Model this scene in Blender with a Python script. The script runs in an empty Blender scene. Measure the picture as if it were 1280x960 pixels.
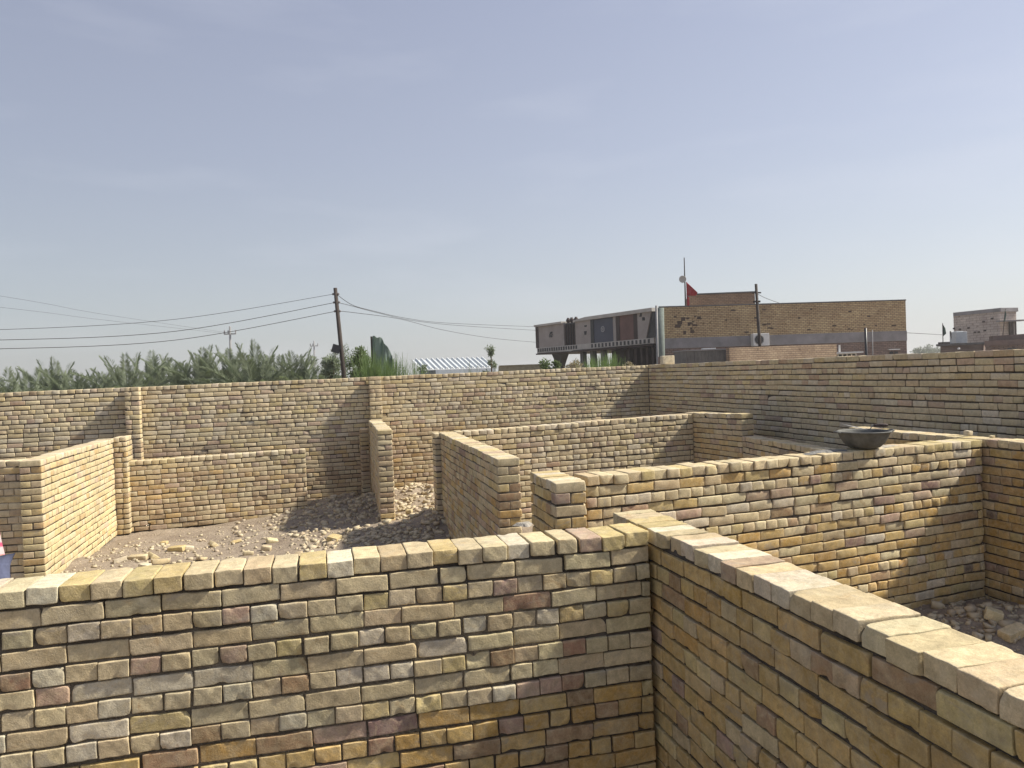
import bpy, bmesh, math, random
import numpy as np
from mathutils import Vector, Matrix
R = math.radians
scene = bpy.context.scene
col = scene.collection

# ------------------------------------------------------------------ camera
E = 2.45                      # eye height above the plot, metres
F = 920.0                     # focal length in pixels of the 1280 px wide photograph
PITCH = math.atan(13.0 / F)   # looking slightly down
ROLL = 0.036
cam_d = bpy.data.cameras.new('camera'); cam = bpy.data.objects.new('camera', cam_d); col.objects.link(cam)
cam_d.sensor_width = 36; cam_d.lens = F / 1280 * 36; cam_d.clip_start = 0.05; cam_d.clip_end = 6000
fw = Vector((0, math.cos(PITCH), -math.sin(PITCH)))
rt0 = Vector((1, 0, 0)); up0 = rt0.cross(fw)
rt = rt0 * math.cos(ROLL) - up0 * math.sin(ROLL)
up = up0 * math.cos(ROLL) + rt0 * math.sin(ROLL)
up = -(fw.cross(rt)) if (-(fw.cross(rt))).z > 0 else fw.cross(rt)
M3 = Matrix((rt, up, -fw)).transposed()
cam.matrix_world = Matrix.Translation((0, 0, E)) @ M3.to_4x4()
scene.camera = cam

# ------------------------------------------------------------------ sky, sun, exposure
SUN_EL, SUN_AZ = R(44), R(84)          # azimuth measured from +Y (view direction) towards +X (right)
world = bpy.data.worlds.new('World'); scene.world = world; world.use_nodes = True
wn = world.node_tree; wn.nodes.clear()
sky = wn.nodes.new('ShaderNodeTexSky'); sky.sky_type = 'NISHITA'; sky.sun_disc = False
sky.sun_elevation = SUN_EL; sky.sun_rotation = SUN_AZ
sky.air_density = 1.0; sky.dust_density = 2.0; sky.ozone_density = 1.5; sky.altitude = 0
bgn = wn.nodes.new('ShaderNodeBackground'); bgn.inputs['Strength'].default_value = 0.125
wout = wn.nodes.new('ShaderNodeOutputWorld')
tcw = wn.nodes.new('ShaderNodeTexCoord'); mpw = wn.nodes.new('ShaderNodeMapping'); mpw.inputs['Scale'].default_value = (1.4, 1.4, 7)
nzw = wn.nodes.new('ShaderNodeTexNoise'); nzw.inputs['Scale'].default_value = 2.2; nzw.inputs['Detail'].default_value = 5
rpw = wn.nodes.new('ShaderNodeValToRGB'); rpw.color_ramp.elements[0].position = 0.52; rpw.color_ramp.elements[1].position = 0.85
rpw.color_ramp.elements[1].color = (0.2, 0.2, 0.2, 1)
mxw = wn.nodes.new('ShaderNodeMixRGB'); mxw.blend_type = 'MIX'; mxw.inputs[2].default_value = (4.0, 4.1, 4.5, 1)
# dusty air: the clear sky is mostly replaced by a pale veil that is thickest at the horizon and brighter towards the sun
spw = wn.nodes.new('ShaderNodeSeparateXYZ'); wn.links.new(tcw.outputs['Generated'], spw.inputs[0])
vr = wn.nodes.new('ShaderNodeValToRGB'); vr.color_ramp.elements[0].position = 0; vr.color_ramp.elements[0].color = (.30, .308, .312, 1)
vr.color_ramp.elements[1].position = 1; vr.color_ramp.elements[1].color = (.19, .21, .30, 1)
for p_, c_ in ((.10, (.285, .296, .313, 1)), (.28, (.24, .253, .302, 1)), (.55, (.19, .203, .268, 1))):
    e_ = vr.color_ramp.elements.new(p_); e_.color = c_
wn.links.new(spw.outputs[2], vr.inputs[0])
gx_ = wn.nodes.new('ShaderNodeMapRange'); gx_.inputs['From Min'].default_value = -.8; gx_.inputs['From Max'].default_value = .8; gx_.inputs['To Min'].default_value = 7.4; gx_.inputs['To Max'].default_value = 12.0
wn.links.new(spw.outputs[0], gx_.inputs[0])
sc_ = wn.nodes.new('ShaderNodeVectorMath'); sc_.operation = 'SCALE'; wn.links.new(vr.outputs[0], sc_.inputs[0]); wn.links.new(gx_.outputs[0], sc_.inputs['Scale'])
vm = wn.nodes.new('ShaderNodeMixRGB'); vm.inputs[0].default_value = .8; wn.links.new(sky.outputs[0], vm.inputs[1]); wn.links.new(sc_.outputs[0], vm.inputs[2])
wn.links.new(tcw.outputs['Generated'], mpw.inputs[0]); wn.links.new(mpw.outputs[0], nzw.inputs['Vector'])
wn.links.new(nzw.outputs[0], rpw.inputs[0]); wn.links.new(rpw.outputs[0], mxw.inputs[0])
wn.links.new(vm.outputs[0], mxw.inputs[1]); wn.links.new(mxw.outputs[0], bgn.inputs[0]); wn.links.new(bgn.outputs[0], wout.inputs[0])
sd = bpy.data.lights.new('sun', 'SUN'); sd.energy = 4.6; sd.angle = R(3.0); sd.color = (1.0, 0.93, 0.80)
so = bpy.data.objects.new('sun', sd); col.objects.link(so)
sdir = Vector((math.sin(SUN_AZ) * math.cos(SUN_EL), math.cos(SUN_AZ) * math.cos(SUN_EL), math.sin(SUN_EL)))
so.rotation_euler = sdir.to_track_quat('Z', 'Y').to_euler(); so.location = (30, 0, 40)
vs = scene.view_settings; vs.view_transform = 'Standard'; vs.look = 'None'; vs.exposure = 0.7; vs.gamma = 1
scene.render.engine = 'CYCLES'

def at(u, v, Y):
    """world point seen at photo pixel (u, v) at forward distance Y"""
    d = fw * F + rt * (u - 640) - up * (v - 480); t = Y / d.y
    return Vector((0, 0, E)) + d * t
def ath(u, v, dz):
    """world point seen at (u, v) that lies dz metres above the eye level"""
    d = fw * F + rt * (u - 640) - up * (v - 480); t = dz / d.z
    return Vector((0, 0, E)) + d * t

# ------------------------------------------------------------------ helpers
def tag(o, label=None, cat=None, group=None, kind=None):
    if label: o['label'] = label
    if cat: o['category'] = cat
    if group: o['group'] = group
    if kind: o['kind'] = kind
    return o
def empty(name, loc=(0, 0, 0), rz=0, label=None, cat=None, group=None):
    o = bpy.data.objects.new(name, None); col.objects.link(o); o.location = loc; o.rotation_euler = (0, 0, rz)
    o.empty_display_size = 0.1
    return tag(o, label, cat, group)
def link_mesh(name, me, parent=None, mats=(), local=False):
    for m in mats: me.materials.append(m)
    o = bpy.data.objects.new(name, me); col.objects.link(o)
    if parent:
        o.parent = parent
        if not local:
            o.matrix_parent_inverse = Matrix.Identity(4)
            # mesh was made in world coordinates: move it into the parent's frame
            mw = Matrix.Identity(4); q = parent
            while q: mw = Matrix.Translation(q.location) @ q.rotation_euler.to_matrix().to_4x4() @ mw; q = q.parent
            me.transform(mw.inverted())
    return o

class MB:
    def __init__(s): s.v = []; s.f = []; s.m = []; s.mi = 0
    def add(s, vs_, fs, mi=None):
        s.pieces = getattr(s, 'pieces', []) + [(list(vs_), list(fs))]
        n = len(s.v); s.v += [tuple(x) for x in vs_]; s.f += [tuple(i + n for i in f) for f in fs]
        s.m += [s.mi if mi is None else mi] * len(fs); return s
    def box(s, c, size, rz=0, mi=None, taper=1.0, tilt=None):
        hx, hy, hz = size[0] / 2, size[1] / 2, size[2] / 2
        P = []
        for z, k in ((-hz, 1), (hz, taper)):
            for x, y in ((-hx, -hy), (hx, -hy), (hx, hy), (-hx, hy)): P.append(Vector((x * k, y * k, z)))
        Mx = Matrix.Rotation(rz, 3, 'Z')
        if tilt: Mx = Mx @ tilt
        P = [Mx @ p + Vector(c) for p in P]
        return s.add(P, [(0, 3, 2, 1), (4, 5, 6, 7), (0, 1, 5, 4), (1, 2, 6, 5), (2, 3, 7, 6), (3, 0, 4, 7)], mi)
    def prism(s, poly, d, mi=None):
        """poly = list of 3D points (planar outline), d = extrusion vector"""
        n = len(poly); P = [Vector(p) for p in poly]; d = Vector(d)
        fs = [tuple(range(n)), tuple(range(2 * n - 1, n - 1, -1))] + [(i, i + n, (i + 1) % n + n, (i + 1) % n) for i in range(n)]
        return s.add(P + [p + d for p in P], fs, mi)
    def tube(s, pts, r, n=8, mi=None, cap=True):
        pts = [Vector(p) for p in pts]; rs = r if isinstance(r, (list, tuple)) else [r] * len(pts)
        V = []; fs = []
        for i, p in enumerate(pts):
            t = (pts[min(i + 1, len(pts) - 1)] - pts[max(i - 1, 0)]).normalized()
            a = t.cross(Vector((0, 0, 1))); a = a.normalized() if a.length > 1e-3 else Vector((1, 0, 0)); b = t.cross(a)
            for k in range(n):
                w = 2 * math.pi * k / n; V.append(p + (a * math.cos(w) + b * math.sin(w)) * rs[i])
        for i in range(len(pts) - 1):
            for k in range(n): fs.append((i * n + k, i * n + (k + 1) % n, (i + 1) * n + (k + 1) % n, (i + 1) * n + k))
        if cap: fs += [tuple(range(n - 1, -1, -1)), tuple((len(pts) - 1) * n + k for k in range(n))]
        return s.add(V, fs, mi)
    def lathe(s, prof, c, n=32, mi=None, sx=1, sy=1):
        V = []; fs = []
        for r, z in prof:
            for k in range(n):
                w = 2 * math.pi * k / n; V.append((c[0] + r * math.cos(w) * sx, c[1] + r * math.sin(w) * sy, c[2] + z))
        for i in range(len(prof) - 1):
            for k in range(n): fs.append((i * n + k, i * n + (k + 1) % n, (i + 1) * n + (k + 1) % n, (i + 1) * n + k))
        return s.add(V, fs, mi)
    def build_each(s, name, mats, parent=None, xf=None, **kw):
        out = []
        for V_, F_ in s.pieces:
            m = MB(); m.add([xf(p) for p in V_] if xf else V_, F_); out.append(m.build(name, mats, parent, **kw))
        return out
    def build(s, name, mats, parent=None, smooth=False, local=False, bevel=0):
        me = bpy.data.meshes.new(name); me.from_pydata(s.v, [], s.f)
        me.polygons.foreach_set('material_index', s.m)
        bm = bmesh.new(); bm.from_mesh(me); bmesh.ops.recalc_face_normals(bm, faces=bm.faces)
        if bevel: bmesh.ops.bevel(bm, geom=bm.edges, offset=bevel, segments=2, profile=.5, affect='EDGES')
        bm.to_mesh(me); bm.free()
        if smooth: me.polygons.foreach_set('use_smooth', [True] * len(me.polygons))
        if not isinstance(mats, (list, tuple)): mats = [mats]
        return link_mesh(name, me, parent, mats, local)

def mesh_np(name, V, Fq, cols=None, smooth=False):
    me = bpy.data.meshes.new(name)
    V = np.asarray(V, dtype=np.float32); Fq = np.asarray(Fq, dtype=np.int32)
    k = Fq.shape[1]
    me.vertices.add(len(V)); me.vertices.foreach_set('co', V.ravel())
    me.loops.add(Fq.size); me.loops.foreach_set('vertex_index', Fq.ravel())
    me.polygons.add(len(Fq)); me.polygons.foreach_set('loop_start', np.arange(0, Fq.size, k, dtype=np.int32))
    me.polygons.foreach_set('loop_total', np.full(len(Fq), k, dtype=np.int32))
    if smooth: me.polygons.foreach_set('use_smooth', np.ones(len(Fq), dtype=bool))
    me.update(calc_edges=True)
    if cols is not None:
        a = me.color_attributes.new('Col', 'FLOAT_COLOR', 'POINT')
        c4 = np.ones((len(V), 4), dtype=np.float32); c4[:, :3] = cols; a.data.foreach_set('color', c4.ravel())
    return me

# ------------------------------------------------------------------ materials
def newmat(name):
    m = bpy.data.materials.new(name); m.use_nodes = True; nt = m.node_tree
    return m, nt, nt.nodes['Principled BSDF']
def N(nt, t, **kw):
    n = nt.nodes.new(t)
    for k, v in kw.items():
        if k in n.inputs: n.inputs[k].default_value = v
        else: setattr(n, k, v)
    return n
def simple(name, c, rough=0.85, var=0.25, scale=6.0, bump=0.3, bscale=40, metal=0, spec=0.3, coord='Object', stretch=None):
    m, nt, b = newmat(name); L = nt.links
    tc = N(nt, 'ShaderNodeTexCoord'); src = tc.outputs[coord]
    if stretch:
        mp = N(nt, 'ShaderNodeMapping'); mp.inputs['Scale'].default_value = stretch; L.new(src, mp.inputs[0]); src = mp.outputs[0]
    n1 = N(nt, 'ShaderNodeTexNoise', Scale=scale, Detail=6.0, Roughness=0.65); L.new(src, n1.inputs['Vector'])
    r = N(nt, 'ShaderNodeValToRGB'); e = r.color_ramp.elements
    e[0].position = .3; e[1].position = .72
    e[0].color = (c[0] * (1 - var), c[1] * (1 - var), c[2] * (1 - var), 1)
    e[1].color = (min(1, c[0] * (1 + var)), min(1, c[1] * (1 + var)), min(1, c[2] * (1 + var)), 1)
    L.new(n1.outputs[0], r.inputs[0]); L.new(r.outputs[0], b.inputs['Base Color'])
    b.inputs['Roughness'].default_value = rough; b.inputs['Metallic'].default_value = metal; b.inputs['Specular IOR Level'].default_value = spec
    if bump:
        n2 = N(nt, 'ShaderNodeTexNoise', Scale=bscale, Detail=5.0); L.new(src, n2.inputs['Vector'])
        bp = N(nt, 'ShaderNodeBump', Strength=bump, Distance=0.01); L.new(n2.outputs[0], bp.inputs['Height']); L.new(bp.outputs[0], b.inputs['Normal'])
    return m

def brick_material(name, fine=True):
    m, nt, b = newmat(name); L = nt.links
    at_ = N(nt, 'ShaderNodeAttribute', attribute_name='Col'); tc = N(nt, 'ShaderNodeTexCoord')
    big = N(nt, 'ShaderNodeTexNoise', Scale=1.1, Detail=4.0); L.new(tc.outputs['Object'], big.inputs['Vector'])
    n1 = N(nt, 'ShaderNodeTexNoise', Scale=17.0, Detail=7.0, Roughness=0.62, Distortion=0.6); L.new(tc.outputs['Object'], n1.inputs['Vector'])
    n2 = N(nt, 'ShaderNodeTexNoise', Scale=120.0, Detail=4.0, Roughness=0.7); L.new(tc.outputs['Object'], n2.inputs['Vector'])
    def mulv(src_col, noise, lo, hi, p0=.25, p1=.75):
        mr = N(nt, 'ShaderNodeMapRange'); mr.inputs['From Min'].default_value = p0; mr.inputs['From Max'].default_value = p1
        mr.inputs['To Min'].default_value = lo; mr.inputs['To Max'].default_value = hi
        L.new(noise.outputs[0], mr.inputs[0])
        mx = N(nt, 'ShaderNodeVectorMath', operation='SCALE'); L.new(src_col, mx.inputs[0]); L.new(mr.outputs[0], mx.inputs['Scale'])
        return mx.outputs[0]
    n6 = N(nt, 'ShaderNodeTexNoise', Scale=13.0, Detail=6.0, Roughness=0.7, Distortion=1.5); mp6 = N(nt, 'ShaderNodeMapping'); mp6.inputs['Location'].default_value = (3, 7, 5)
    L.new(tc.outputs['Object'], mp6.inputs[0]); L.new(mp6.outputs[0], n6.inputs['Vector'])
    r6 = N(nt, 'ShaderNodeMapRange'); r6.inputs['From Min'].default_value = .42; r6.inputs['From Max'].default_value = .62; r6.inputs['To Max'].default_value = .42; L.new(n6.outputs[0], r6.inputs[0])
    m6 = N(nt, 'ShaderNodeMixRGB'); m6.inputs[2].default_value = (0.53, 0.43, 0.26, 1); L.new(r6.outputs[0], m6.inputs[0]); L.new(at_.outputs['Color'], m6.inputs[1])
    n7 = N(nt, 'ShaderNodeTexNoise', Scale=.55, Detail=5.0, Roughness=.6); mp7 = N(nt, 'ShaderNodeMapping'); mp7.inputs['Scale'].default_value = (1, 1, 2.2); L.new(tc.outputs['Object'], mp7.inputs[0]); L.new(mp7.outputs[0], n7.inputs['Vector'])
    c = mulv(m6.outputs[0], big, 0.88, 1.12)
    c = mulv(c, n7, 0.84, 1.12, .35, .65)
    c = mulv(c, n1, 0.68, 1.27)
    c = mulv(c, n2, 0.80, 1.16)
    n5 = N(nt, 'ShaderNodeTexNoise', Scale=420.0, Detail=3.0, Roughness=0.7); L.new(tc.outputs['Object'], n5.inputs['Vector'])
    c = mulv(c, n5, 0.78, 1.16)
    # rusty and sooty blotches in the clay
    n3 = N(nt, 'ShaderNodeTexNoise', Scale=8.0, Detail=6.0, Roughness=0.7, Distortion=1.2); L.new(tc.outputs['Object'], n3.inputs['Vector'])
    r3 = N(nt, 'ShaderNodeValToRGB'); r3.color_ramp.elements[0].position = .58; r3.color_ramp.elements[1].position = .74
    r3.color_ramp.elements[1].color = (.75, .75, .75, 1); L.new(n3.outputs[0], r3.inputs[0])
    mx = N(nt, 'ShaderNodeMixRGB', blend_type='MULTIPLY'); mx.inputs[2].default_value = (0.72, 0.55, 0.40, 1)
    L.new(r3.outputs[0], mx.inputs[0]); L.new(c, mx.inputs[1])
    # pale lime bloom
    n4 = N(nt, 'ShaderNodeTexNoise', Scale=5.0, Detail=7.0, Roughness=0.75); mp = N(nt, 'ShaderNodeMapping'); mp.inputs['Location'].default_value = (9, 4, 2)
    L.new(tc.outputs['Object'], mp.inputs[0]); L.new(mp.outputs[0], n4.inputs['Vector'])
    r4 = N(nt, 'ShaderNodeValToRGB'); r4.color_ramp.elements[0].position = .50; r4.color_ramp.elements[1].position = .75
    r4.color_ramp.elements[1].color = (.4, .4, .4, 1); L.new(n4.outputs[0], r4.inputs[0])
    m4 = N(nt, 'ShaderNodeMixRGB', blend_type='MIX'); m4.inputs[2].default_value = (0.52, 0.48, 0.37, 1)
    L.new(r4.outputs[0], m4.inputs[0]); L.new(mx.outputs[0], m4.inputs[1])
    # grey mortar wiped over some faces
    n9 = N(nt, 'ShaderNodeTexNoise', Scale=3.2, Detail=9.0, Roughness=0.72, Distortion=.8); mp9 = N(nt, 'ShaderNodeMapping'); mp9.inputs['Location'].default_value = (1, 12, 3); mp9.inputs['Scale'].default_value = (1, 1, 2.6)
    L.new(tc.outputs['Object'], mp9.inputs[0]); L.new(mp9.outputs[0], n9.inputs['Vector'])
    r9 = N(nt, 'ShaderNodeMapRange'); r9.inputs['From Min'].default_value = .585; r9.inputs['From Max'].default_value = .64; r9.inputs['To Max'].default_value = .5; L.new(n9.outputs[0], r9.inputs[0])
    m9 = N(nt, 'ShaderNodeMixRGB'); m9.inputs[2].default_value = (.33, .29, .235, 1); L.new(r9.outputs[0], m9.inputs[0]); L.new(m4.outputs[0], m9.inputs[1]); m4 = m9
    ge = N(nt, 'ShaderNodeNewGeometry'); pr_ = N(nt, 'ShaderNodeMapRange'); pr_.inputs['From Min'].default_value = .53; pr_.inputs['From Max'].default_value = .60; pr_.inputs['To Max'].default_value = .45
    L.new(ge.outputs['Pointiness'], pr_.inputs[0]); m8 = N(nt, 'ShaderNodeMixRGB'); m8.inputs[2].default_value = (.62, .54, .40, 1)
    L.new(pr_.outputs[0], m8.inputs[0]); L.new(m4.outputs[0], m8.inputs[1])
    L.new(m8.outputs[0], b.inputs['Base Color'])
    b.inputs['Roughness'].default_value = 0.93; b.inputs['Specular IOR Level'].default_value = 0.15
    if fine:
        b1 = N(nt, 'ShaderNodeBump', Strength=0.6, Distance=0.004); L.new(n1.outputs[0], b1.inputs['Height'])
        b2 = N(nt, 'ShaderNodeBump', Strength=0.9, Distance=0.0025); L.new(n2.outputs[0], b2.inputs['Height']); L.new(b1.outputs[0], b2.inputs['Normal'])
        # pores and drag marks
        v = N(nt, 'ShaderNodeTexVoronoi', Scale=60.0); L.new(tc.outputs['Object'], v.inputs['Vector'])
        vr = N(nt, 'ShaderNodeMapRange'); vr.inputs['From Min'].default_value = 0.0; vr.inputs['From Max'].default_value = 0.18; L.new(v.outputs['Distance'], vr.inputs[0])
        b3 = N(nt, 'ShaderNodeBump', Strength=0.3, Distance=0.002); L.new(vr.outputs[0], b3.inputs['Height']); L.new(b2.outputs[0], b3.inputs['Normal'])
        L.new(b3.outputs[0], b.inputs['Normal'])
    return m
M_BRICK = brick_material('clay_brick')
M_MORTAR = simple('mortar', (0.09, 0.074, 0.056), 0.98, 0.6, 7, 0.8, 70)
M_MORTAR_PALE = simple('mortar_pale', (0.36, 0.33, 0.28), 0.98, 0.25, 12, 0.6, 90)

# ------------------------------------------------------------------ brick maker
PAL = dict(
    cream=(0.58, 0.485, 0.30), straw=(0.54, 0.43, 0.205), olive=(0.55, 0.465, 0.295), white=(0.60, 0.53, 0.40), sand=(0.54, 0.43, 0.26),
    ochre=(0.49, 0.315, 0.11), honey=(0.53, 0.375, 0.155), brown=(0.38, 0.255, 0.145), pink=(0.45, 0.32, 0.235), mauve=(0.30, 0.20, 0.165), soot=(0.17, 0.13, 0.105), red=(0.38, 0.23, 0.15))
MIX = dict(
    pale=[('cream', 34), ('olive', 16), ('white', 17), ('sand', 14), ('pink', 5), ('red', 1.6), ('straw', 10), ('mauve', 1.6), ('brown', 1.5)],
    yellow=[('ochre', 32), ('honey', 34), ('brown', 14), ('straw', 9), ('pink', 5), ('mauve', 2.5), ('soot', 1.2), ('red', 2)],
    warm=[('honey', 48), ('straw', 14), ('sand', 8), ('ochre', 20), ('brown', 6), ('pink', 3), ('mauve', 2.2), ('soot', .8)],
    lemon=[('straw', 62), ('ochre', 6), ('cream', 6), ('sand', 10), ('pink', 3), ('brown', 3), ('honey', 8)],
    dusty=[('sand', 34), ('cream', 22), ('olive', 8), ('straw', 12), ('brown', 8), ('pink', 5), ('mauve', 1.2), ('honey', 8)],
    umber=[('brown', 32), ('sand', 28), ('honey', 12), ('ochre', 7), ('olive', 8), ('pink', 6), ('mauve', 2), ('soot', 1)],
    caps=[('cream', 36), ('sand', 18), ('olive', 10), ('white', 12), ('straw', 14), ('pink', 2), ('mauve', .6)])
def pick(rng, mix, n):
    ks = [k for k, _ in MIX[mix]]; w = np.array([x for _, x in MIX[mix]], float); w /= w.sum()
    idx = rng.choice(len(ks), size=n, p=w); base = np.array([PAL[k] for k in ks])[idx]
    v = rng.normal(1, 0.07, (n, 1)); t = rng.normal(1, 0.014, (n, 3))
    return np.clip(base * v * t, 0.03, 0.7)

def template(lod):
    if lod == 0: ax = [np.array([-1, 1.])] * 3
    elif lod == 1: ax = [np.array([-1, -.93, .93, 1.]), np.array([-1, -.86, .86, 1.]), np.array([-1, -.78, .78, 1.])]
    elif lod == 2: ax = [np.array([-1, -.95, -.5, 0, .5, .95, 1.]), np.array([-1, -.9, -.35, .35, .9, 1.]), np.array([-1, -.84, 0, .84, 1.])]
    else: ax = [np.array([-1, -.985, -.955, -.85, -.68, -.5, -.33, -.16, .0, .16, .33, .5, .68, .85, .955, .985, 1.]), np.array([-1, -.97, -.92, -.75, -.45, -.15, .15, .45, .75, .92, .97, 1.]), np.array([-1, -.94, -.85, -.6, -.3, 0, .3, .6, .85, .94, 1.])]
    nx, ny, nz = [len(a) for a in ax]; idx = {}; V = []; Q = []
    def vid(i, j, k):
        if (i, j, k) not in idx: idx[(i, j, k)] = len(V); V.append((ax[0][i], ax[1][j], ax[2][k]))
        return idx[(i, j, k)]
    for i in range(nx - 1):
        for j in range(ny - 1):
            Q.append((vid(i, j, 0), vid(i, j + 1, 0), vid(i + 1, j + 1, 0), vid(i + 1, j, 0)))
            Q.append((vid(i, j, nz - 1), vid(i + 1, j, nz - 1), vid(i + 1, j + 1, nz - 1), vid(i, j + 1, nz - 1)))
    for i in range(nx - 1):
        for k in range(nz - 1):
            Q.append((vid(i, 0, k), vid(i + 1, 0, k), vid(i + 1, 0, k + 1), vid(i, 0, k + 1)))
            Q.append((vid(i, ny - 1, k), vid(i, ny - 1, k + 1), vid(i + 1, ny - 1, k + 1), vid(i + 1, ny - 1, k)))
    for j in range(ny - 1):
        for k in range(nz - 1):
            Q.append((vid(0, j, k), vid(0, j, k + 1), vid(0, j + 1, k + 1), vid(0, j + 1, k)))
            Q.append((vid(nx - 1, j, k), vid(nx - 1, j + 1, k), vid(nx - 1, j + 1, k + 1), vid(nx - 1, j, k + 1)))
    return np.array(V), np.array(Q)
TPL = {l: template(l) for l in (0, 1, 2, 3)}

def bricks_mesh(name, C, H, lod, rng, cols, rough=1.0, tilt=0.012):
    """C centres (n,3), H half sizes (n,3) in wall space (s along, w across, z); returns V, Q, colours"""
    T, Q = TPL[lod]; n = len(C); nv = len(T)
    H = H * (1 + rng.normal(0, 0.006, H.shape))
    P = T[None] * H[:, None, :]
    if lod >= 1:
        r = np.minimum((0.0023 if lod > 1 else 0.004) * rough * rng.uniform(.6, 1.9, (n, 1, 1)), H.min(axis=1)[:, None, None] * .6)
        q = np.clip(P, -(H[:, None, :] - r), H[:, None, :] - r); d = P - q
        ln = np.linalg.norm(d, axis=2, keepdims=True); P = np.where(ln > 1e-9, q + d / np.maximum(ln, 1e-9) * r, P)
    else:
        P = P + rng.normal(0, 0.0025 * rough, P.shape)
    if lod >= 2:
        ph = rng.uniform(0, 6.28, (n, 1, 6)); 
        for a, fr, am in ((0, (23, 31, 37), .0006), (1, (41, 29, 53), .0005), (2, (97, 113, 89), .0006)):
            for axis in range(3):
                k1 = (axis + 1) % 3; k2 = (axis + 2) % 3
                P[..., axis] += am * rough * np.sin(P[..., k1] * fr[k1] + ph[..., axis]) * np.cos(P[..., k2] * fr[k2] * 1.3 + ph[..., axis + 3])
    if lod >= 1:
        # knocked-off corners and worn arrises
        for rep, (prob, r0, r1) in enumerate(((.75, .010, .026), (.45, .012, .035), (.12, .03, .055))):
            sel = rng.random(n) < prob * min(1.3, rough)
            cs = rng.choice([-1., 1.], (n, 3)) * H
            along = rng.random((n, 1)) < .4
            cs[:, 0] = np.where(along[:, 0], rng.uniform(-1, 1, n) * H[:, 0], cs[:, 0])
            rad = rng.uniform(r0, r1, (n, 1, 1)) * sel[:, None, None] + 1e-6
            dist = np.linalg.norm(P - cs[:, None, :], axis=2, keepdims=True)
            fall = np.clip(1 - dist / rad, 0, 1)
            P = P - (cs / np.maximum(np.linalg.norm(cs, axis=1, keepdims=True), 1e-6))[:, None, :] * fall * rad * .42
    # small random tilt
    a = rng.normal(0, tilt, (n, 3)) * rough
    x, y, z = P[..., 0].copy(), P[..., 1].copy(), P[..., 2].copy()
    P[..., 2] = z + a[:, 0, None] * x + a[:, 1, None] * y * .6; P[..., 1] = y + a[:, 2, None] * x - a[:, 1, None] * z * .5
    P[..., 0] = x - a[:, 0, None] * z
    V = (P + C[:, None, :]).reshape(-1, 3); QQ = (Q[None] + (np.arange(n) * nv)[:, None, None]).reshape(-1, 4)
    return V, QQ, np.repeat(cols, nv, axis=0)

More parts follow.
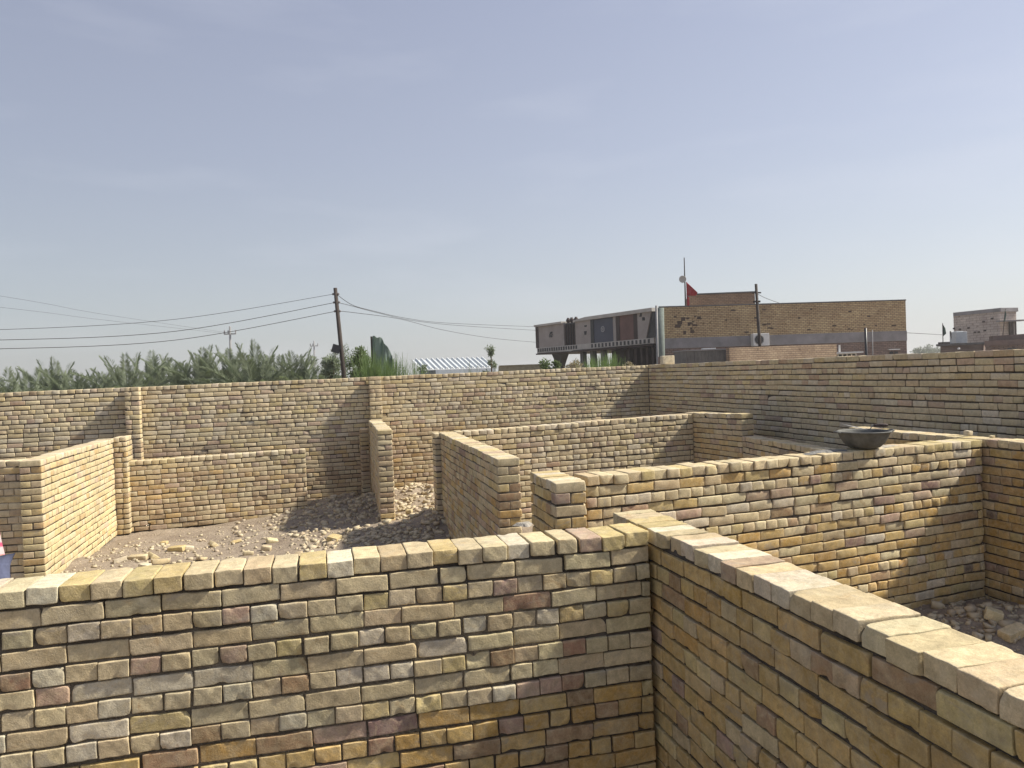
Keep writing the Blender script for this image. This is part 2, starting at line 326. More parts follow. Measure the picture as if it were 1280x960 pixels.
BL, BH, TH = 0.2455, 0.1228, 0.24     # stretcher module, header module, wall thickness
def brick_wall(label, P, Q, zP, zQ, side, lod, seed, upper='pale', lower='yellow', split=9, group=None, z0=0.0, cap=True, cat='brick wall', thick=TH,
               rough=1.0, name='brick_wall', mix_prob=0.0, stretchy=0.0, extra=None, wav=0.006, capmix='caps', joint=0.0115):
    """wall whose visible face runs P->Q; side=+1 puts the thickness to the left of P->Q"""
    rng = np.random.default_rng(seed)
    P = Vector((P[0], P[1])); Q = Vector((Q[0], Q[1])); d = Q - P; L = d.length; d.normalize(); nrm = Vector((-d.y, d.x)) * side
    top = lambda s: zP + (zQ - zP) * s / L
    nc = max(2, int(round(((zP + zQ) / 2 - z0) / 0.0868)))
    Cs = []; Hs = []; Cc = []; capC = []; capH = []; capCol = []
    nw = max(1, int(round(thick / 0.122)))
    joint = joint
    for c in range(nc):
        from_top = nc - 1 - c
        is_cap = cap and from_top == 0
        header = is_cap or (c % 2 == (nc - 1) % 2)
        if header and not is_cap and rng.random() < stretchy: header = False
        s = -rng.uniform(0, .04) if header else -BH * rng.uniform(.85, 1.1)
        if thick < .2: header = False if not is_cap else header
        ph1, ph2 = rng.uniform(0, 6.28, 2); rows = [0] if header else list(range(nw))
        for row in rows:
            ss = s - (0.06 if row else 0)
            while ss < L - .01:
                ln = BH if header else BL
                ln *= 1 + rng.normal(0, .028)
                if not header and rng.random() < .05 * rough: ln *= rng.uniform(.45, .75)     # a cut brick
                if ss + ln < .035: ss = 0.0; ln = BH if header else BL
                a = max(ss, 0); b = min(ss + ln, L)
                if L - b < .045: b = L; ln = L - ss
                if b - a > .03:
                    gap = abs(rng.normal(.004, .0028)) + .0016 + (rng.uniform(.004, .016) if rng.random() < .07 * rough else 0)
                    mid = (a + b) / 2; hz = (top(mid) - z0) / nc
                    w_len = thick if header else thick / nw - .006
                    prot = rng.normal(0, .0022 if not is_cap else .005) * rough
                    wmid = thick / 2 if header else thick / nw * (row + .5)
                    zc = z0 + hz * (c + .5) + .0028 * math.sin(mid * 1.9 + ph1) + .002 * math.sin(mid * 5.3 + ph2) + rng.normal(0, .0009)
                    zh = hz / 2 - joint / 2 - abs(rng.normal(0, .0011))
                    wav_ = wav * math.sin(mid * 1.3 + seed) + wav * .5 * math.sin(mid * 3.1 + c * .6)
                    sign = 1 if row == nw - 1 and not header else -1
                    item = (mid, wmid + wav_ + prot, zc); half = ((b - a - gap) / 2, w_len / 2, zh)
                    if is_cap:
                        item = (item[0], item[1], zc + rng.normal(0, .0022)); capC.append(item); capH.append(half)
                        capCol.append(pick(rng, capmix, 1)[0])
                    else:
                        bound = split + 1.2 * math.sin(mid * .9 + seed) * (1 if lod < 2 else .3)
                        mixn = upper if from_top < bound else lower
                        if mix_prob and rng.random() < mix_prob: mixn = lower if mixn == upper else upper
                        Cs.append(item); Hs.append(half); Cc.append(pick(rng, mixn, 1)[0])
                ss += ln
    root = empty(name, (P.x, P.y, z0), math.atan2(d.y, d.x), label, cat, group)
    def tolocal(V):
        V = V.copy(); V[:, 1] *= side; V[:, 2] -= z0; return V
    def emit(nm, C, H, cols, l):
        V, QQ, cc = bricks_mesh(nm, np.array(C), np.array(H), l, rng, np.array(cols), rough)
        if side < 0: QQ = QQ[:, ::-1]
        me = mesh_np(nm, tolocal(V), QQ, cc, smooth=l >= 2)
        return link_mesh(nm, me, root, [M_BRICK], local=True)
    body = emit('brickwork', Cs, Hs, Cc, lod)
    if capC: emit('top_course', capC, capH, capCol, max(lod, 1))
    # mortar bed behind the raked joints
    ns = max(2, int(L / .15)); V = []; Fc = []
    ins = .019 if lod >= 2 else .015
    for i in range(ns + 1):
        s = L * i / ns; s = min(max(s, .012), L - .012); wv = wav * math.sin(s * 1.3 + seed)
        zt = top(s) - .022 + .002 * math.sin(i * 2.1)
        V += [(s, ins + wv, z0 + .0), (s, thick - ins + wv, z0), (s, thick - ins + wv, zt), (s, ins + wv, zt)]
    for i in range(ns):
        for k in range(4): Fc.append((4 * i + k, 4 * i + 4 + k, 4 * i + 4 + (k + 1) % 4, 4 * i + (k + 1) % 4))
    Fc += [(0, 1, 2, 3), (4 * ns + 3, 4 * ns + 2, 4 * ns + 1, 4 * ns)]
    me = mesh_np('mortar', tolocal(np.array(V)), Fc); 
    bm = bmesh.new(); bm.from_mesh(me); bmesh.ops.recalc_face_normals(bm, faces=bm.faces); bm.to_mesh(me); bm.free()
    link_mesh('mortar', me, root, [M_MORTAR], local=True)
    return root

# ------------------------------------------------------------------ ground
def vnoise(x, y, seed=0):
    """cheap smooth value noise on numpy arrays"""
    xi = np.floor(x).astype(np.int64); yi = np.floor(y).astype(np.int64); xf = x - xi; yf = y - yi
    def h(a, b):
        v = (a * 374761393 + b * 668265263 + seed * 1274126177) & 0xffffffff
        v = ((v ^ (v >> 13)) * 1274126177) & 0xffffffff
        return ((v ^ (v >> 16)) & 0xffff) / 65535.0
    u = xf * xf * (3 - 2 * xf); w = yf * yf * (3 - 2 * yf)
    return (h(xi, yi) * (1 - u) + h(xi + 1, yi) * u) * (1 - w) + (h(xi, yi + 1) * (1 - u) + h(xi + 1, yi + 1) * u) * w
MOUNDS = [(-3.0, 13.6, 1.3, .22), (-1.2, 14.2, 1.5, .32), (-1.5, 12.0, .9, .15), (-6.0, 9.9, .9, .10), (-3.2, 11.6, 1.0, .06), (4.3, 6.3, .8, .20), (3.3, 6.6, .7, .08), (-5.3, 9.0, .6, .12), (-.9, 11.6, .8, .2)]
def gz(x, y):
    x = np.asarray(x, float); y = np.asarray(y, float)
    z = .018 * (vnoise(x * 17, y * 17, 9) - .5) + .05 * (vnoise(x * .7, y * .7, 1) - .5) + .05 * (vnoise(x * 2.3, y * 2.3, 2) - .5) + .022 * (vnoise(x * 7, y * 7, 3) - .5)
    for mx, my, r, h in MOUNDS: z += h * np.exp(-((x - mx) ** 2 + (y - my) ** 2) / (2 * (r * .6) ** 2)) * (.7 + .6 * vnoise(x * 4, y * 4, 5))
    far = np.clip((np.hypot(x, y - 10) - 16) / 30, 0, 1)
    return z * (1 - far)
def axis_grid(lo, hi, step, far):
    core = list(np.arange(lo, hi + 1e-6, step)); a = []; d = step; x = hi
    while x < far: d *= 1.35; x += d; a.append(x)
    b = []; d = step; x = lo
    while x > -far: d *= 1.35; x -= d; b.append(x)
    return np.array(b[::-1] + core + a)
gx = axis_grid(-9.5, 7.0, .07, 3200); gy = axis_grid(2.0, 17.5, .07, 3200)
GX, GY = np.meshgrid(gx, gy, indexing='ij'); GZ = gz(GX, GY)
V = np.stack([GX, GY, GZ], -1).reshape(-1, 3); nx_, ny_ = GX.shape
ii, jj = np.meshgrid(np.arange(nx_ - 1), np.arange(ny_ - 1), indexing='ij'); b0 = (ii * ny_ + jj).ravel()
Qg = np.stack([b0, b0 + ny_, b0 + ny_ + 1, b0 + 1], -1)
def ground_mat():
    m, nt, b = newmat('dusty_soil'); L = nt.links; tc = N(nt, 'ShaderNodeTexCoord')
    n1 = N(nt, 'ShaderNodeTexNoise', Scale=1.3, Detail=9.0, Roughness=0.7); L.new(tc.outputs['Object'], n1.inputs['Vector'])
    r = N(nt, 'ShaderNodeValToRGB'); e = r.color_ramp.elements; e[0].position = .3; e[1].position = .7
    e[0].color = (.23, .185, .145, 1); e[1].color = (.40, .345, .28, 1); L.new(n1.outputs[0], r.inputs[0])
    n2 = N(nt, 'ShaderNodeTexNoise', Scale=28.0, Detail=8.0, Roughness=0.75); L.new(tc.outputs['Object'], n2.inputs['Vector'])
    r2 = N(nt, 'ShaderNodeValToRGB'); e = r2.color_ramp.elements; e[0].position = .3; e[1].position = .75; e[0].color = (.62, .6, .58, 1); e[1].color = (1.25, 1.22, 1.15, 1)
    L.new(n2.outputs[0], r2.inputs[0]); mx = N(nt, 'ShaderNodeMixRGB', blend_type='MULTIPLY'); mx.inputs[0].default_value = 1
    L.new(r.outputs[0], mx.inputs[1]); L.new(r2.outputs[0], mx.inputs[2]); L.new(mx.outputs[0], b.inputs['Base Color'])
    b.inputs['Roughness'].default_value = .97; b.inputs['Specular IOR Level'].default_value = .1
    bp = N(nt, 'ShaderNodeBump', Strength=.8, Distance=.03); L.new(n2.outputs[0], bp.inputs['Height']); L.new(bp.outputs[0], b.inputs['Normal'])
    return m
M_SOIL = ground_mat()
g = link_mesh('ground', mesh_np('ground', V, Qg, smooth=True), None, [M_SOIL]); tag(g, kind='structure')

# ------------------------------------------------------------------ the walls of the unfinished house
ZA = E - .825
A0 = ath(0, 739, -.825); A1 = ath(811, 662, -.825); dA = (A1 - A0).normalized()
B0 = ath(766, 638.5, -.825); B1 = ath(1280, 872.5, -.825); dB = (B1 - B0).normalized()
Aend = A1 - dA * .004
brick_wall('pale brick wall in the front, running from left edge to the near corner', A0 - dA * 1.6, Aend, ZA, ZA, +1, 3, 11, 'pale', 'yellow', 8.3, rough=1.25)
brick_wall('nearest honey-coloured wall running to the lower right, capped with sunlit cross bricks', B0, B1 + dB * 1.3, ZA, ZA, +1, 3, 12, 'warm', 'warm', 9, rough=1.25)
# back wall and side wall of the right-hand room
C0 = ath(733, 595.6, -.81); C1 = ath(1227, 549, -.81); ZC = E - .81; dC = (C1 - C0).normalized()
brick_wall('rough mixed-colour wall carrying the grey mortar basin', C0, C1, ZC, ZC, +1, 2, 13, 'pale', 'warm', 6, rough=1.6, mix_prob=.25, stretchy=.55)
N_far = Vector((4.13, 9.1, 0)); N_cor = Vector((4.625, 7.23, 0)); dN = (N_cor - N_far).normalized()
brick_wall('tawny wall on the right behind the basin wall, with small stones on its top', N_far, N_cor + dN * 3.0, ZC, ZC, +1, 2, 14, 'yellow', 'warm', 6, rough=1.2, mix_prob=.3, stretchy=.5)
O0 = ath(661.4, 589, -.80); O1 = ath(693.4, 603.2, -.80)
brick_wall('short door-side stub of brick wall at left end of the rough wall', O0, O1, E - .80, E - .80, +1, 2, 15, 'warm', 'warm', 4, rough=1.1)
# middle room
G0 = ath(549, 540, -.88); G1 = ath(620.8, 573.4, -.86); dG = (G1 - G0).normalized()
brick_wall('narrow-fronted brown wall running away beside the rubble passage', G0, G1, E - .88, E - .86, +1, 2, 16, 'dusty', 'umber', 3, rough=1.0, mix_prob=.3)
H1 = ath(866, 516.6, -.81); H0 = ath(582, 539.5, -.89); dH = (H1 - H0).normalized(); Hs0 = H0 - dH * .50
brick_wall('middle room back wall, pale and knee-high below the long back wall', Hs0, H1, E - .89, E - .81, +1, 1, 17, 'pale', 'dusty', 9, rough=1.1)
I1 = ath(926, 517.3, -.765); dI = (I1 - H1).normalized(); I0 = H1 - dI * .25
brick_wall('short golden return wall at right end of the middle room', Vector((I0.x + .004, I0.y, 0)), I1, E - .80, E - .765, +1, 1, 18, 'dusty', 'yellow', 5, mix_prob=.4)
J0 = ath(941, 549, -1.13); J1 = ath(1013, 561, -1.13); dJ = (J1 - J0).normalized(); J0b = I1 + dI * .004
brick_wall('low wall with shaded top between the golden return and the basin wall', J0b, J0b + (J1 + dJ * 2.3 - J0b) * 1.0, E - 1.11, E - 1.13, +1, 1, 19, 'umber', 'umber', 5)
# wall stub in the passage
K0 = ath(461, 525, -.83); K1 = ath(471.2, 537.3, -.83); dK = (K1 - K0).normalized()
# outer walls
P1a = Vector((-9.18, 13.2, 0)); P1b = Vector((3.17, 17.07, 0)); dP = (P1b - P1a).normalized(); nP = Vector((dP.y, -dP.x, 0))
P2b = Vector((5.60, 8.05, 0)); dP2 = (P2b - P1b).normalized()
zl = E - .01; zr = E + .092; slope = (zr - zl) / (P1b - P1a).length
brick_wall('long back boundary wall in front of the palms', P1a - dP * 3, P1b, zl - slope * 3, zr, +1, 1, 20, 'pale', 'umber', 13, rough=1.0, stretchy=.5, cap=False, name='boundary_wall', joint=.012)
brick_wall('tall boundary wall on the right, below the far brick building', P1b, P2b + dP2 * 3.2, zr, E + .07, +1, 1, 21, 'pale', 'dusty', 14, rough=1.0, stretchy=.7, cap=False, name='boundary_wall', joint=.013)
def wall_at_px(u):          # point on the back wall's face seen at photo column u
    d = at(u, 480, 10) - Vector((0, 0, E)); d.z = 0
    # intersect
    A = np.array([[d.x, -dP.x], [d.y, -dP.y]]); t = np.linalg.solve(A, np.array([P1a.x, P1a.y])); return Vector((d.x * t[0], d.y * t[0], 0))
w1 = wall_at_px(158); w2 = wall_at_px(460)
brick_wall('pier on the back wall at the left, with a sunlit side', w1 + nP * .255, w1 + nP * .255 + dP * .25, zl + slope * 2.4, zl + slope * 2.5, +1, 1, 22, 'dusty', 'umber', 12, cap=False, cat='pier', name='brick_pier', group='piers of the back boundary wall')
brick_wall('pier on the back wall rising behind the passage stub', w2 + nP * .20, w2 + nP * .20 + dP * .25, E + .045, E + .045, +1, 1, 23, 'dusty', 'umber', 12, cap=False, cat='pier', name='brick_pier', group='piers of the back boundary wall', thick=.195)
brick_wall('pale-ended wall stub between shaded rubble and the passage', K0 + dK * .02, K1, E - .83, E - .83, +1, 1, 24, 'dusty', 'umber', 9)
kk = K0 + dK * .02
brick_wall('low rough half-pier against the left side of the passage stub', kk - dP * .17 + dK * .05, kk + dK * .02 - dP * .006, E - 1.0, E - 1.0, +1, 1, 25, 'umber', 'umber', 5, cap=False, cat='pier', name='brick_pier', thick=.13)
# left-hand rooms
D0 = ath(51.5, 574, -.83); D1 = ath(141, 547.5, -.83); dD = (D1 - D0).normalized(); nD = Vector((-dD.y, dD.x, 0))
brick_wall('sunlit yellow wall on the left, its bright face turned right', D0, D1, E - .83, E - .83, +1, 1, 26, 'lemon', 'lemon', 9, rough=1.1)
Fs = D0 + nD * .245 + dD * .07; dF = Vector((-math.cos(R(9)), -math.sin(R(9)), 0))
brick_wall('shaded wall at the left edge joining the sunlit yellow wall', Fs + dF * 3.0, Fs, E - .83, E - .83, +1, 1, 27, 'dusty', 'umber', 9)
Mp0 = D1 + dD * .004; dE0 = Vector((math.cos(R(17)), math.sin(R(17)), 0))
brick_wall('small pier at far end of the sunlit yellow wall', Mp0, Mp0 + dE0 * .20, E - .815, E - .815, +1, 1, 28, 'lemon', 'umber', 1, thick=.48, cat='pier', name='brick_pier', mix_prob=.3)
E0 = ath(152.5, 577.2, -1.25); E1 = ath(382, 561, -1.235)
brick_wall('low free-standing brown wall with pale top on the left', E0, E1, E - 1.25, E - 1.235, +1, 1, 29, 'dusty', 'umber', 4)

# ------------------------------------------------------------------ rubble and loose bricks
rngR = np.random.default_rng(77)
def stones(name, spots, n, smin, smax, mats, seed, label, cat, mixn):
    rng = np.random.default_rng(seed); w = np.array([q[3] for q in spots]); w = w / w.sum()
    k = rng.choice(len(spots), n, p=w); S = np.array([q[:3] for q in spots])[k]
    x = S[:, 0] + rng.normal(0, 1, n) * S[:, 2]; y = S[:, 1] + rng.normal(0, 1, n) * S[:, 2]
    size = smin * (smax / smin) ** (rng.random(n) ** 1.8)
    T, Q = TPL[0]; P = T[None] * size[:, None, None] * rng.uniform(.45, 1.2, (n, 1, 3)) * .5
    P = P * rng.uniform(.55, 1.2, P.shape)
    a = rng.uniform(0, 6.28, n); b = rng.normal(0, .5, n)
    X = P[..., 0] * np.cos(a)[:, None] - P[..., 1] * np.sin(a)[:, None]; Y = P[..., 0] * np.sin(a)[:, None] + P[..., 1] * np.cos(a)[:, None]
    Z = P[..., 2] * .6 + X * b[:, None] * .4
    Vv = np.stack([X + x[:, None], Y + y[:, None], Z + (gz(x, y) + size * .12)[:, None]], -1).reshape(-1, 3)
    QQ = (Q[None] + (np.arange(n) * 8)[:, None, None]).reshape(-1, 4)
    c = pick(rng, mixn, n) * .68
    o = link_mesh(name, mesh_np(name, Vv, QQ, np.repeat(c, 8, axis=0)), None, mats)
    return tag(o, label, cat, kind='stuff')
MIX['rubble'] = [('sand', 30), ('cream', 22), ('olive', 18), ('brown', 14), ('white', 10), ('mauve', 3)]
stones('rubble', [(-2.9, 13.4, .7, 5), (-1.1, 13.9, .75, 7), (-1.0, 12.2, .55, 5), (-2.6, 11.2, .40, 3), (-1.6, 10.9, .35, 2), (-3.6, 12.6, .7, 3)], 5200, .010, .12, [M_BRICK], 5, 'heaps of broken brick and dust around the passage stub', 'rubble', 'rubble')
stones('rubble', [(-5.6, 9.6, .8, 4), (-4.6, 9.9, .9, 4), (-5.9, 10.9, .5, 2), (-3.6, 10.6, .8, 3), (-4.9, 11.6, .5, 2), (-3.0, 9.5, .8, 1)], 1700, .008, .07, [M_BRICK], 6, 'scattered brick crumbs on the dusty floor of the left room', 'rubble', 'rubble')
stones('rubble', [(4.3, 6.2, .35, 5), (3.9, 6.5, .4, 4), (4.4, 5.4, .4, 2), (3.2, 6.2, .4, 1)], 800, .012, .11, [M_BRICK], 7, 'grey brick rubble in the shaded corner of the right-hand room', 'rubble', 'rubble')

def loose_brick(u, v, dz, rz, size, mixn, label, tilt=(0, 0), name='loose_brick', cat='brick', z=None, pos=None):
    p = ath(u, v, dz) if pos is None else Vector(pos); C = np.zeros((1, 3)); H = np.array([size]) / 2
    rng = np.random.default_rng(int(u * 7 + v)); V_, Q_, c_ = bricks_mesh(name, C, H, 2, rng, pick(rng, mixn, 1), 2.2)
    o = link_mesh(name, mesh_np(name, V_, Q_, c_, smooth=True), None, [M_BRICK])
    zz = (float(gz(p.x, p.y)) + size[2] * .42) if z is None else z
    o.location = (p.x, p.y, zz); o.rotation_euler = (R(tilt[0]), R(tilt[1]), R(rz)); return tag(o, label, cat, 'loose bricks lying on the ground' if name == 'loose_brick' else None)
B_ = (.235, .112, .072); HB = (.13, .112, .072)
for a in [(173, 697, -2.38, 8, B_, 'caps', 'pale brick lying on dusty floor, leftmost beside the sunlit wall', (4, 0)),
          (191, 693, -2.38, 70, HB, 'caps', 'half brick standing against its pale neighbours on dusty floor', (20, 30)),
          (201, 699, -2.38, 35, B_, 'caps', 'cream brick tilted over rubble right of the half brick', (-14, 6)),
          (181, 707, -2.38, -10, HB, 'caps', 'whitish brick chunk just above the front wall top', (0, 10)),
          (221, 684, -2.38, -6, B_, 'caps', 'flat pale brick in middle of the left floor', (3, -4)),
          (236, 682, -2.38, 25, HB, 'caps', 'brick chunk touching the flat pale brick, on its right', (0, 14)),
          (267, 675, -2.38, 60, HB, 'caps', 'upright small chunk of brick below the low brown wall', (10, 40)),
          (340, 674, -2.38, 30, (.16, .112, .072), 'caps', 'cream brick piece at the edge of the shaded ground', (12, 10)),
          (333, 683, -2.38, 5, HB, 'caps', 'small pale brick piece nearest the shadow edge', (0, 8)),
          (418, 672, -2.36, -20, (.17, .14, .10), 'dusty', 'large round-edged lump on dark rubble left of the stub', (10, 12)),
          (541, 627, -2.15, 4, B_, 'yellow', 'tan brick resting on bright rubble in the passage', (-6, 4)),
          (1267, 784, -2.22, 20, B_, 'dusty', 'whole brick on grey rubble in the shaded right corner', (6, -8)),
          (1242, 769, -2.22, 60, (.17, .13, .09), 'dusty', 'broken grey lump behind the whole brick in right corner', (14, 10))]:
    loose_brick(*a[:7], tilt=a[7])
pN = N_far + dN * .55
loose_brick(1172, 537, 0, 30, (.075, .06, .05), 'caps', 'larger white pebble on top of the tawny wall', name='stone', cat='stone', z=ZC + .02, pos=(N_cor.x - .02 + .12, N_cor.y + .42, 0))
loose_brick(1198, 541, 0, 10, (.05, .04, .025), 'caps', 'tiny pale chip on top of the tawny wall near the corner', name='stone', cat='stone', z=ZC + .01, pos=(N_cor.x + .15, N_cor.y + .12, 0))
pb = at(840, 450, 16.4)
loose_brick(840, 450, 0, 14, (.30, .11, .19), 'caps', 'single pale brick standing on top of the right boundary wall', name='upright_brick', cat='brick', z=zr + .085, pos=P1b + dP2 * .75 + Vector((.10, 0, 0)))
walls = [o for o in col.objects if o.get('label')]
wallA = next(o for o in walls if o['label'].startswith('pale brick wall in the front')); wallB = next(o for o in walls if o['label'].startswith('nearest honey')); wallC = next(o for o in walls if o['label'].startswith('rough mixed'))
bpy.context.view_layer.update()


rq = random.Random(8)
for k, (u, v, lab) in enumerate(((150, 702, 'flat crumb of brick at foot of the sunlit wall'), (205, 676, 'brown brick chip near the foot of the low brown wall'), (295, 672, 'small half brick at the foot of the low brown wall'), (252, 693, 'thin brick shard right of the flat pale brick'), (310, 688, 'broken brick corner in the right part of left floor'), (372, 690, 'brick corner just above the front wall top, below the shadow'), (440, 683, 'dusty brick piece before the end of the passage stub'), (512, 650, 'brick piece on the bright passage rubble'))):
    loose_brick(u, v, -2.38, rq.uniform(0, 180), (rq.uniform(.09, .17), rq.uniform(.06, .11), rq.uniform(.035, .07)), 'dusty' if k % 2 else 'caps', lab, tilt=(rq.uniform(-15, 15), rq.uniform(-15, 15)))

# ------------------------------------------------------------------ mortar basin with trowel on the rough wall
M_RUBBER = simple('dusty_rubber', (0.11, 0.11, 0.10), .75, .5, 7, .3, 60)
M_STEEL = simple('worn_steel', (0.30, 0.29, 0.27), .55, .4, 12, .2, 60, metal=.6)
M_WOOD = simple('handle_wood', (0.07, 0.05, 0.045), .7, .3, 14, .3, 60)
M_WETMORTAR = simple('grey_mortar_mix', (0.17, 0.165, 0.155), .9, .3, 20, .9, 60)
nC = Vector((-dC.y, dC.x, 0))
def on_line_px(u, P, d):
    q = at(u, 480, 10); A = np.array([[q.x, -d.x], [q.y, -d.y]]); t = np.linalg.solve(A, np.array([P.x, P.y])); return Vector((q.x * t[0], q.y * t[0], 0))
bc = on_line_px(1089, C0, dC) + nC * .10
bz = ZC + .004
bs = empty('mortar_basin', (bc.x, bc.y, bz), 0, 'round dark grey mortar basin sitting on the rough brick wall', 'basin')
mb = MB(); prof = [(0.0, .008), (.10, .006), (.135, .012), (.175, .05), (.205, .10), (.222, .145), (.236, .152), (.238, .160), (.226, .163), (.214, .152), (.196, .105), (.166, .055), (.128, .024), (.09, .018), (0, .018)]
mb.lathe(prof, (0, 0, 0), 48); mb.build('tub', M_RUBBER, bs, smooth=True, local=True)
mb = MB(); rr = random.Random(4)
mb.lathe([(0, .075), (.05, .082), (.09, .07), (.13, .064), (.176, .06)], (0, 0, 0), 28)
mb.v = [(x, y, z + rr.uniform(-.008, .012)) for x, y, z in mb.v]; mb.build('mortar_mix', M_WETMORTAR, bs, smooth=True, local=True)
mb = MB()
for sx in (-1, 1): mb.tube([(sx * .232, -.05, .15), (sx * .262, -.03, .158), (sx * .268, 0, .16), (sx * .262, .03, .158), (sx * .232, .05, .15)], .009, 8)
mb.build_each('lifting_ear', M_RUBBER, bs, smooth=True, local=True)
tr = empty('trowel', (bc.x - .02, bc.y - .02, bz + .12), R(190), 'trowel with dark handle resting in the mortar basin', 'trowel')
mb = MB(); mb.prism([(.0, -.02, 0), (.10, -.055, .0), (.24, 0, .0), (.10, .055, .0), (0, .02, 0)], (0, 0, .003)); mb.build('blade', M_STEEL, tr, local=True)
mb = MB(); mb.tube([(.02, 0, .002), (-.02, 0, .01), (-.03, 0, .05), (-.04, 0, .055)], .005); mb.build('tang', M_STEEL, tr, smooth=True, local=True)
mb = MB(); mb.tube([(-.04, 0, .053), (-.05, 0, .055), (-.09, 0, .066), (-.14, 0, .078), (-.155, 0, .082)], [.010, .014, .016, .015, .010], 12); mb.build('handle', M_WOOD, tr, smooth=True, local=True)
tr.rotation_euler = (0, R(-14), R(160)); tr.location = (bc.x + .05, bc.y + .03, bz + .165)
def smear(parent, c, rx, ry, rz, z, seed, mat, name='mortar_smear'):
    rng = np.random.default_rng(seed); n = 40; V_ = [(0, 0, .012)]; 
    for k, f in ((0, .55), (1, 1.0)):
        for i in range(n):
            w = 2 * math.pi * i / n; rad = f * (1 + .22 * math.sin(w * 3 + seed) + .13 * math.sin(w * 7 + 2 * seed) + rng.normal(0, .04))
            x, y = rx * rad * math.cos(w), ry * rad * math.sin(w); V_.append((x * math.cos(rz) - y * math.sin(rz), x * math.sin(rz) + y * math.cos(rz), .009 + rng.normal(0, .0015) if k == 0 else -.006))
    fs = [(0, 1 + i, 1 + (i + 1) % n) for i in range(n)] + [(1 + i, 1 + n + i, 1 + n + (i + 1) % n, 1 + (i + 1) % n) for i in range(n)]
    me = bpy.data.meshes.new(name); me.from_pydata([(x + c[0], y + c[1], q + z) for x, y, q in V_], [], fs)
    return link_mesh(name, me, parent, [mat])
ang = math.atan2(dC.y, dC.x)
smear(wallC, bc - dC * .42 + nC * .04, .27, .075, ang, ZC, 3, M_WETMORTAR)
smear(wallC, bc + dC * .20 + nC * .03, .20, .07, ang, ZC, 8, M_MORTAR_PALE)
smear(wallA, ath(656, 657, -.825) + Vector((-dA.y, dA.x, 0)) * .02, .05, .04, 0, ZA + .004, 5, M_MORTAR_PALE)

# ------------------------------------------------------------------ far buildings
def far_brick(name, c1, c2, mort, bw=.25, bh=.09, coord='Object', holes=0):
    m, nt, b = newmat(name); L = nt.links; tc = N(nt, 'ShaderNodeTexCoord')
    sp = N(nt, 'ShaderNodeSeparateXYZ'); L.new(tc.outputs[coord], sp.inputs[0]); cb = N(nt, 'ShaderNodeCombineXYZ')
    ad = N(nt, 'ShaderNodeMath', operation='ADD'); L.new(sp.outputs[0], ad.inputs[0]); L.new(sp.outputs[1], ad.inputs[1])
    L.new(ad.outputs[0], cb.inputs[0]); L.new(sp.outputs[2], cb.inputs[1])
    n0 = N(nt, 'ShaderNodeTexNoise', Scale=1.5, Detail=3.0); L.new(tc.outputs[coord], n0.inputs['Vector'])
    br = N(nt, 'ShaderNodeTexBrick'); br.inputs['Scale'].default_value = 1; br.inputs['Brick Width'].default_value = bw; br.inputs['Row Height'].default_value = bh
    br.inputs['Mortar Size'].default_value = .012; br.inputs['Color1'].default_value = (*c1, 1); br.inputs['Color2'].default_value = (*c2, 1); br.inputs['Mortar'].default_value = (*mort, 1)
    br.inputs['Bias'].default_value = -.1; L.new(cb.outputs[0], br.inputs['Vector'])
    n1 = N(nt, 'ShaderNodeTexNoise', Scale=.9, Detail=8.0, Roughness=.7); L.new(tc.outputs[coord], n1.inputs['Vector'])
    r = N(nt, 'ShaderNodeValToRGB'); e = r.color_ramp.elements; e[0].position = .3; e[1].position = .7; e[0].color = (.7, .66, .64, 1); e[1].color = (1.15, 1.15, 1.1, 1); L.new(n1.outputs[0], r.inputs[0])
    mx = N(nt, 'ShaderNodeMixRGB', blend_type='MULTIPLY'); mx.inputs[0].default_value = 1; L.new(br.outputs[0], mx.inputs[1]); L.new(r.outputs[0], mx.inputs[2])
    n2 = N(nt, 'ShaderNodeTexNoise', Scale=5.0, Detail=4.0, Roughness=.6); L.new(cb.outputs[0], n2.inputs['Vector'])
    r2 = N(nt, 'ShaderNodeValToRGB'); e = r2.color_ramp.elements; e[0].position = .30; e[1].position = .40; e[0].color = (.35, .3, .27, 1); e[1].color = (1, 1, 1, 1); L.new(n2.outputs[0], r2.inputs[0])
    m2 = N(nt, 'ShaderNodeMixRGB', blend_type='MULTIPLY'); m2.inputs[0].default_value = .8; L.new(mx.outputs[0], m2.inputs[1]); L.new(r2.outputs[0], m2.inputs[2])
    L.new(m2.outputs[0], b.inputs['Base Color']); b.inputs['Roughness'].default_value = .95; b.inputs['Specular IOR Level'].default_value = .1
    bp = N(nt, 'ShaderNodeBump', Strength=.7, Distance=.02); L.new(br.outputs['Fac'], bp.inputs['Height']); bp.invert = True; L.new(bp.outputs[0], b.inputs['Normal'])
    return m
M_FB = far_brick('far_yellow_brick', (.52, .41, .25), (.41, .30, .18), (.17, .13, .09))
M_FBR = far_brick('far_reddish_brick', (.38, .25, .16), (.31, .20, .13), (.20, .15, .11))
M_FBP = far_brick('far_purple_brick', (.27, .20, .175), (.20, .155, .145), (.12, .10, .09))
M_FBK = far_brick('far_pinkish_block', (.52, .46, .42), (.44, .385, .35), (.25, .21, .19), .4, .2)
M_FBL = far_brick('low_wall_brick', (.42, .33, .24), (.33, .25, .185), (.22, .17, .13))
M_CONC = simple('grey_concrete', (.23, .22, .225), .9, .25, 1.2, .3, 15)
M_CONCD = simple('dark_concrete', (.13, .125, .12), .9, .3, 2, .3, 15)
M_CONCL = simple('pale_concrete', (.40, .38, .35), .9, .2, 2, .3, 15)
M_DARK = simple('black_glass', (.025, .027, .032), .4, .3, 2, 0)
M_STONE = simple('grey_cladding', (.30, .27, .25), .8, .16, 1.4, .3, 12)
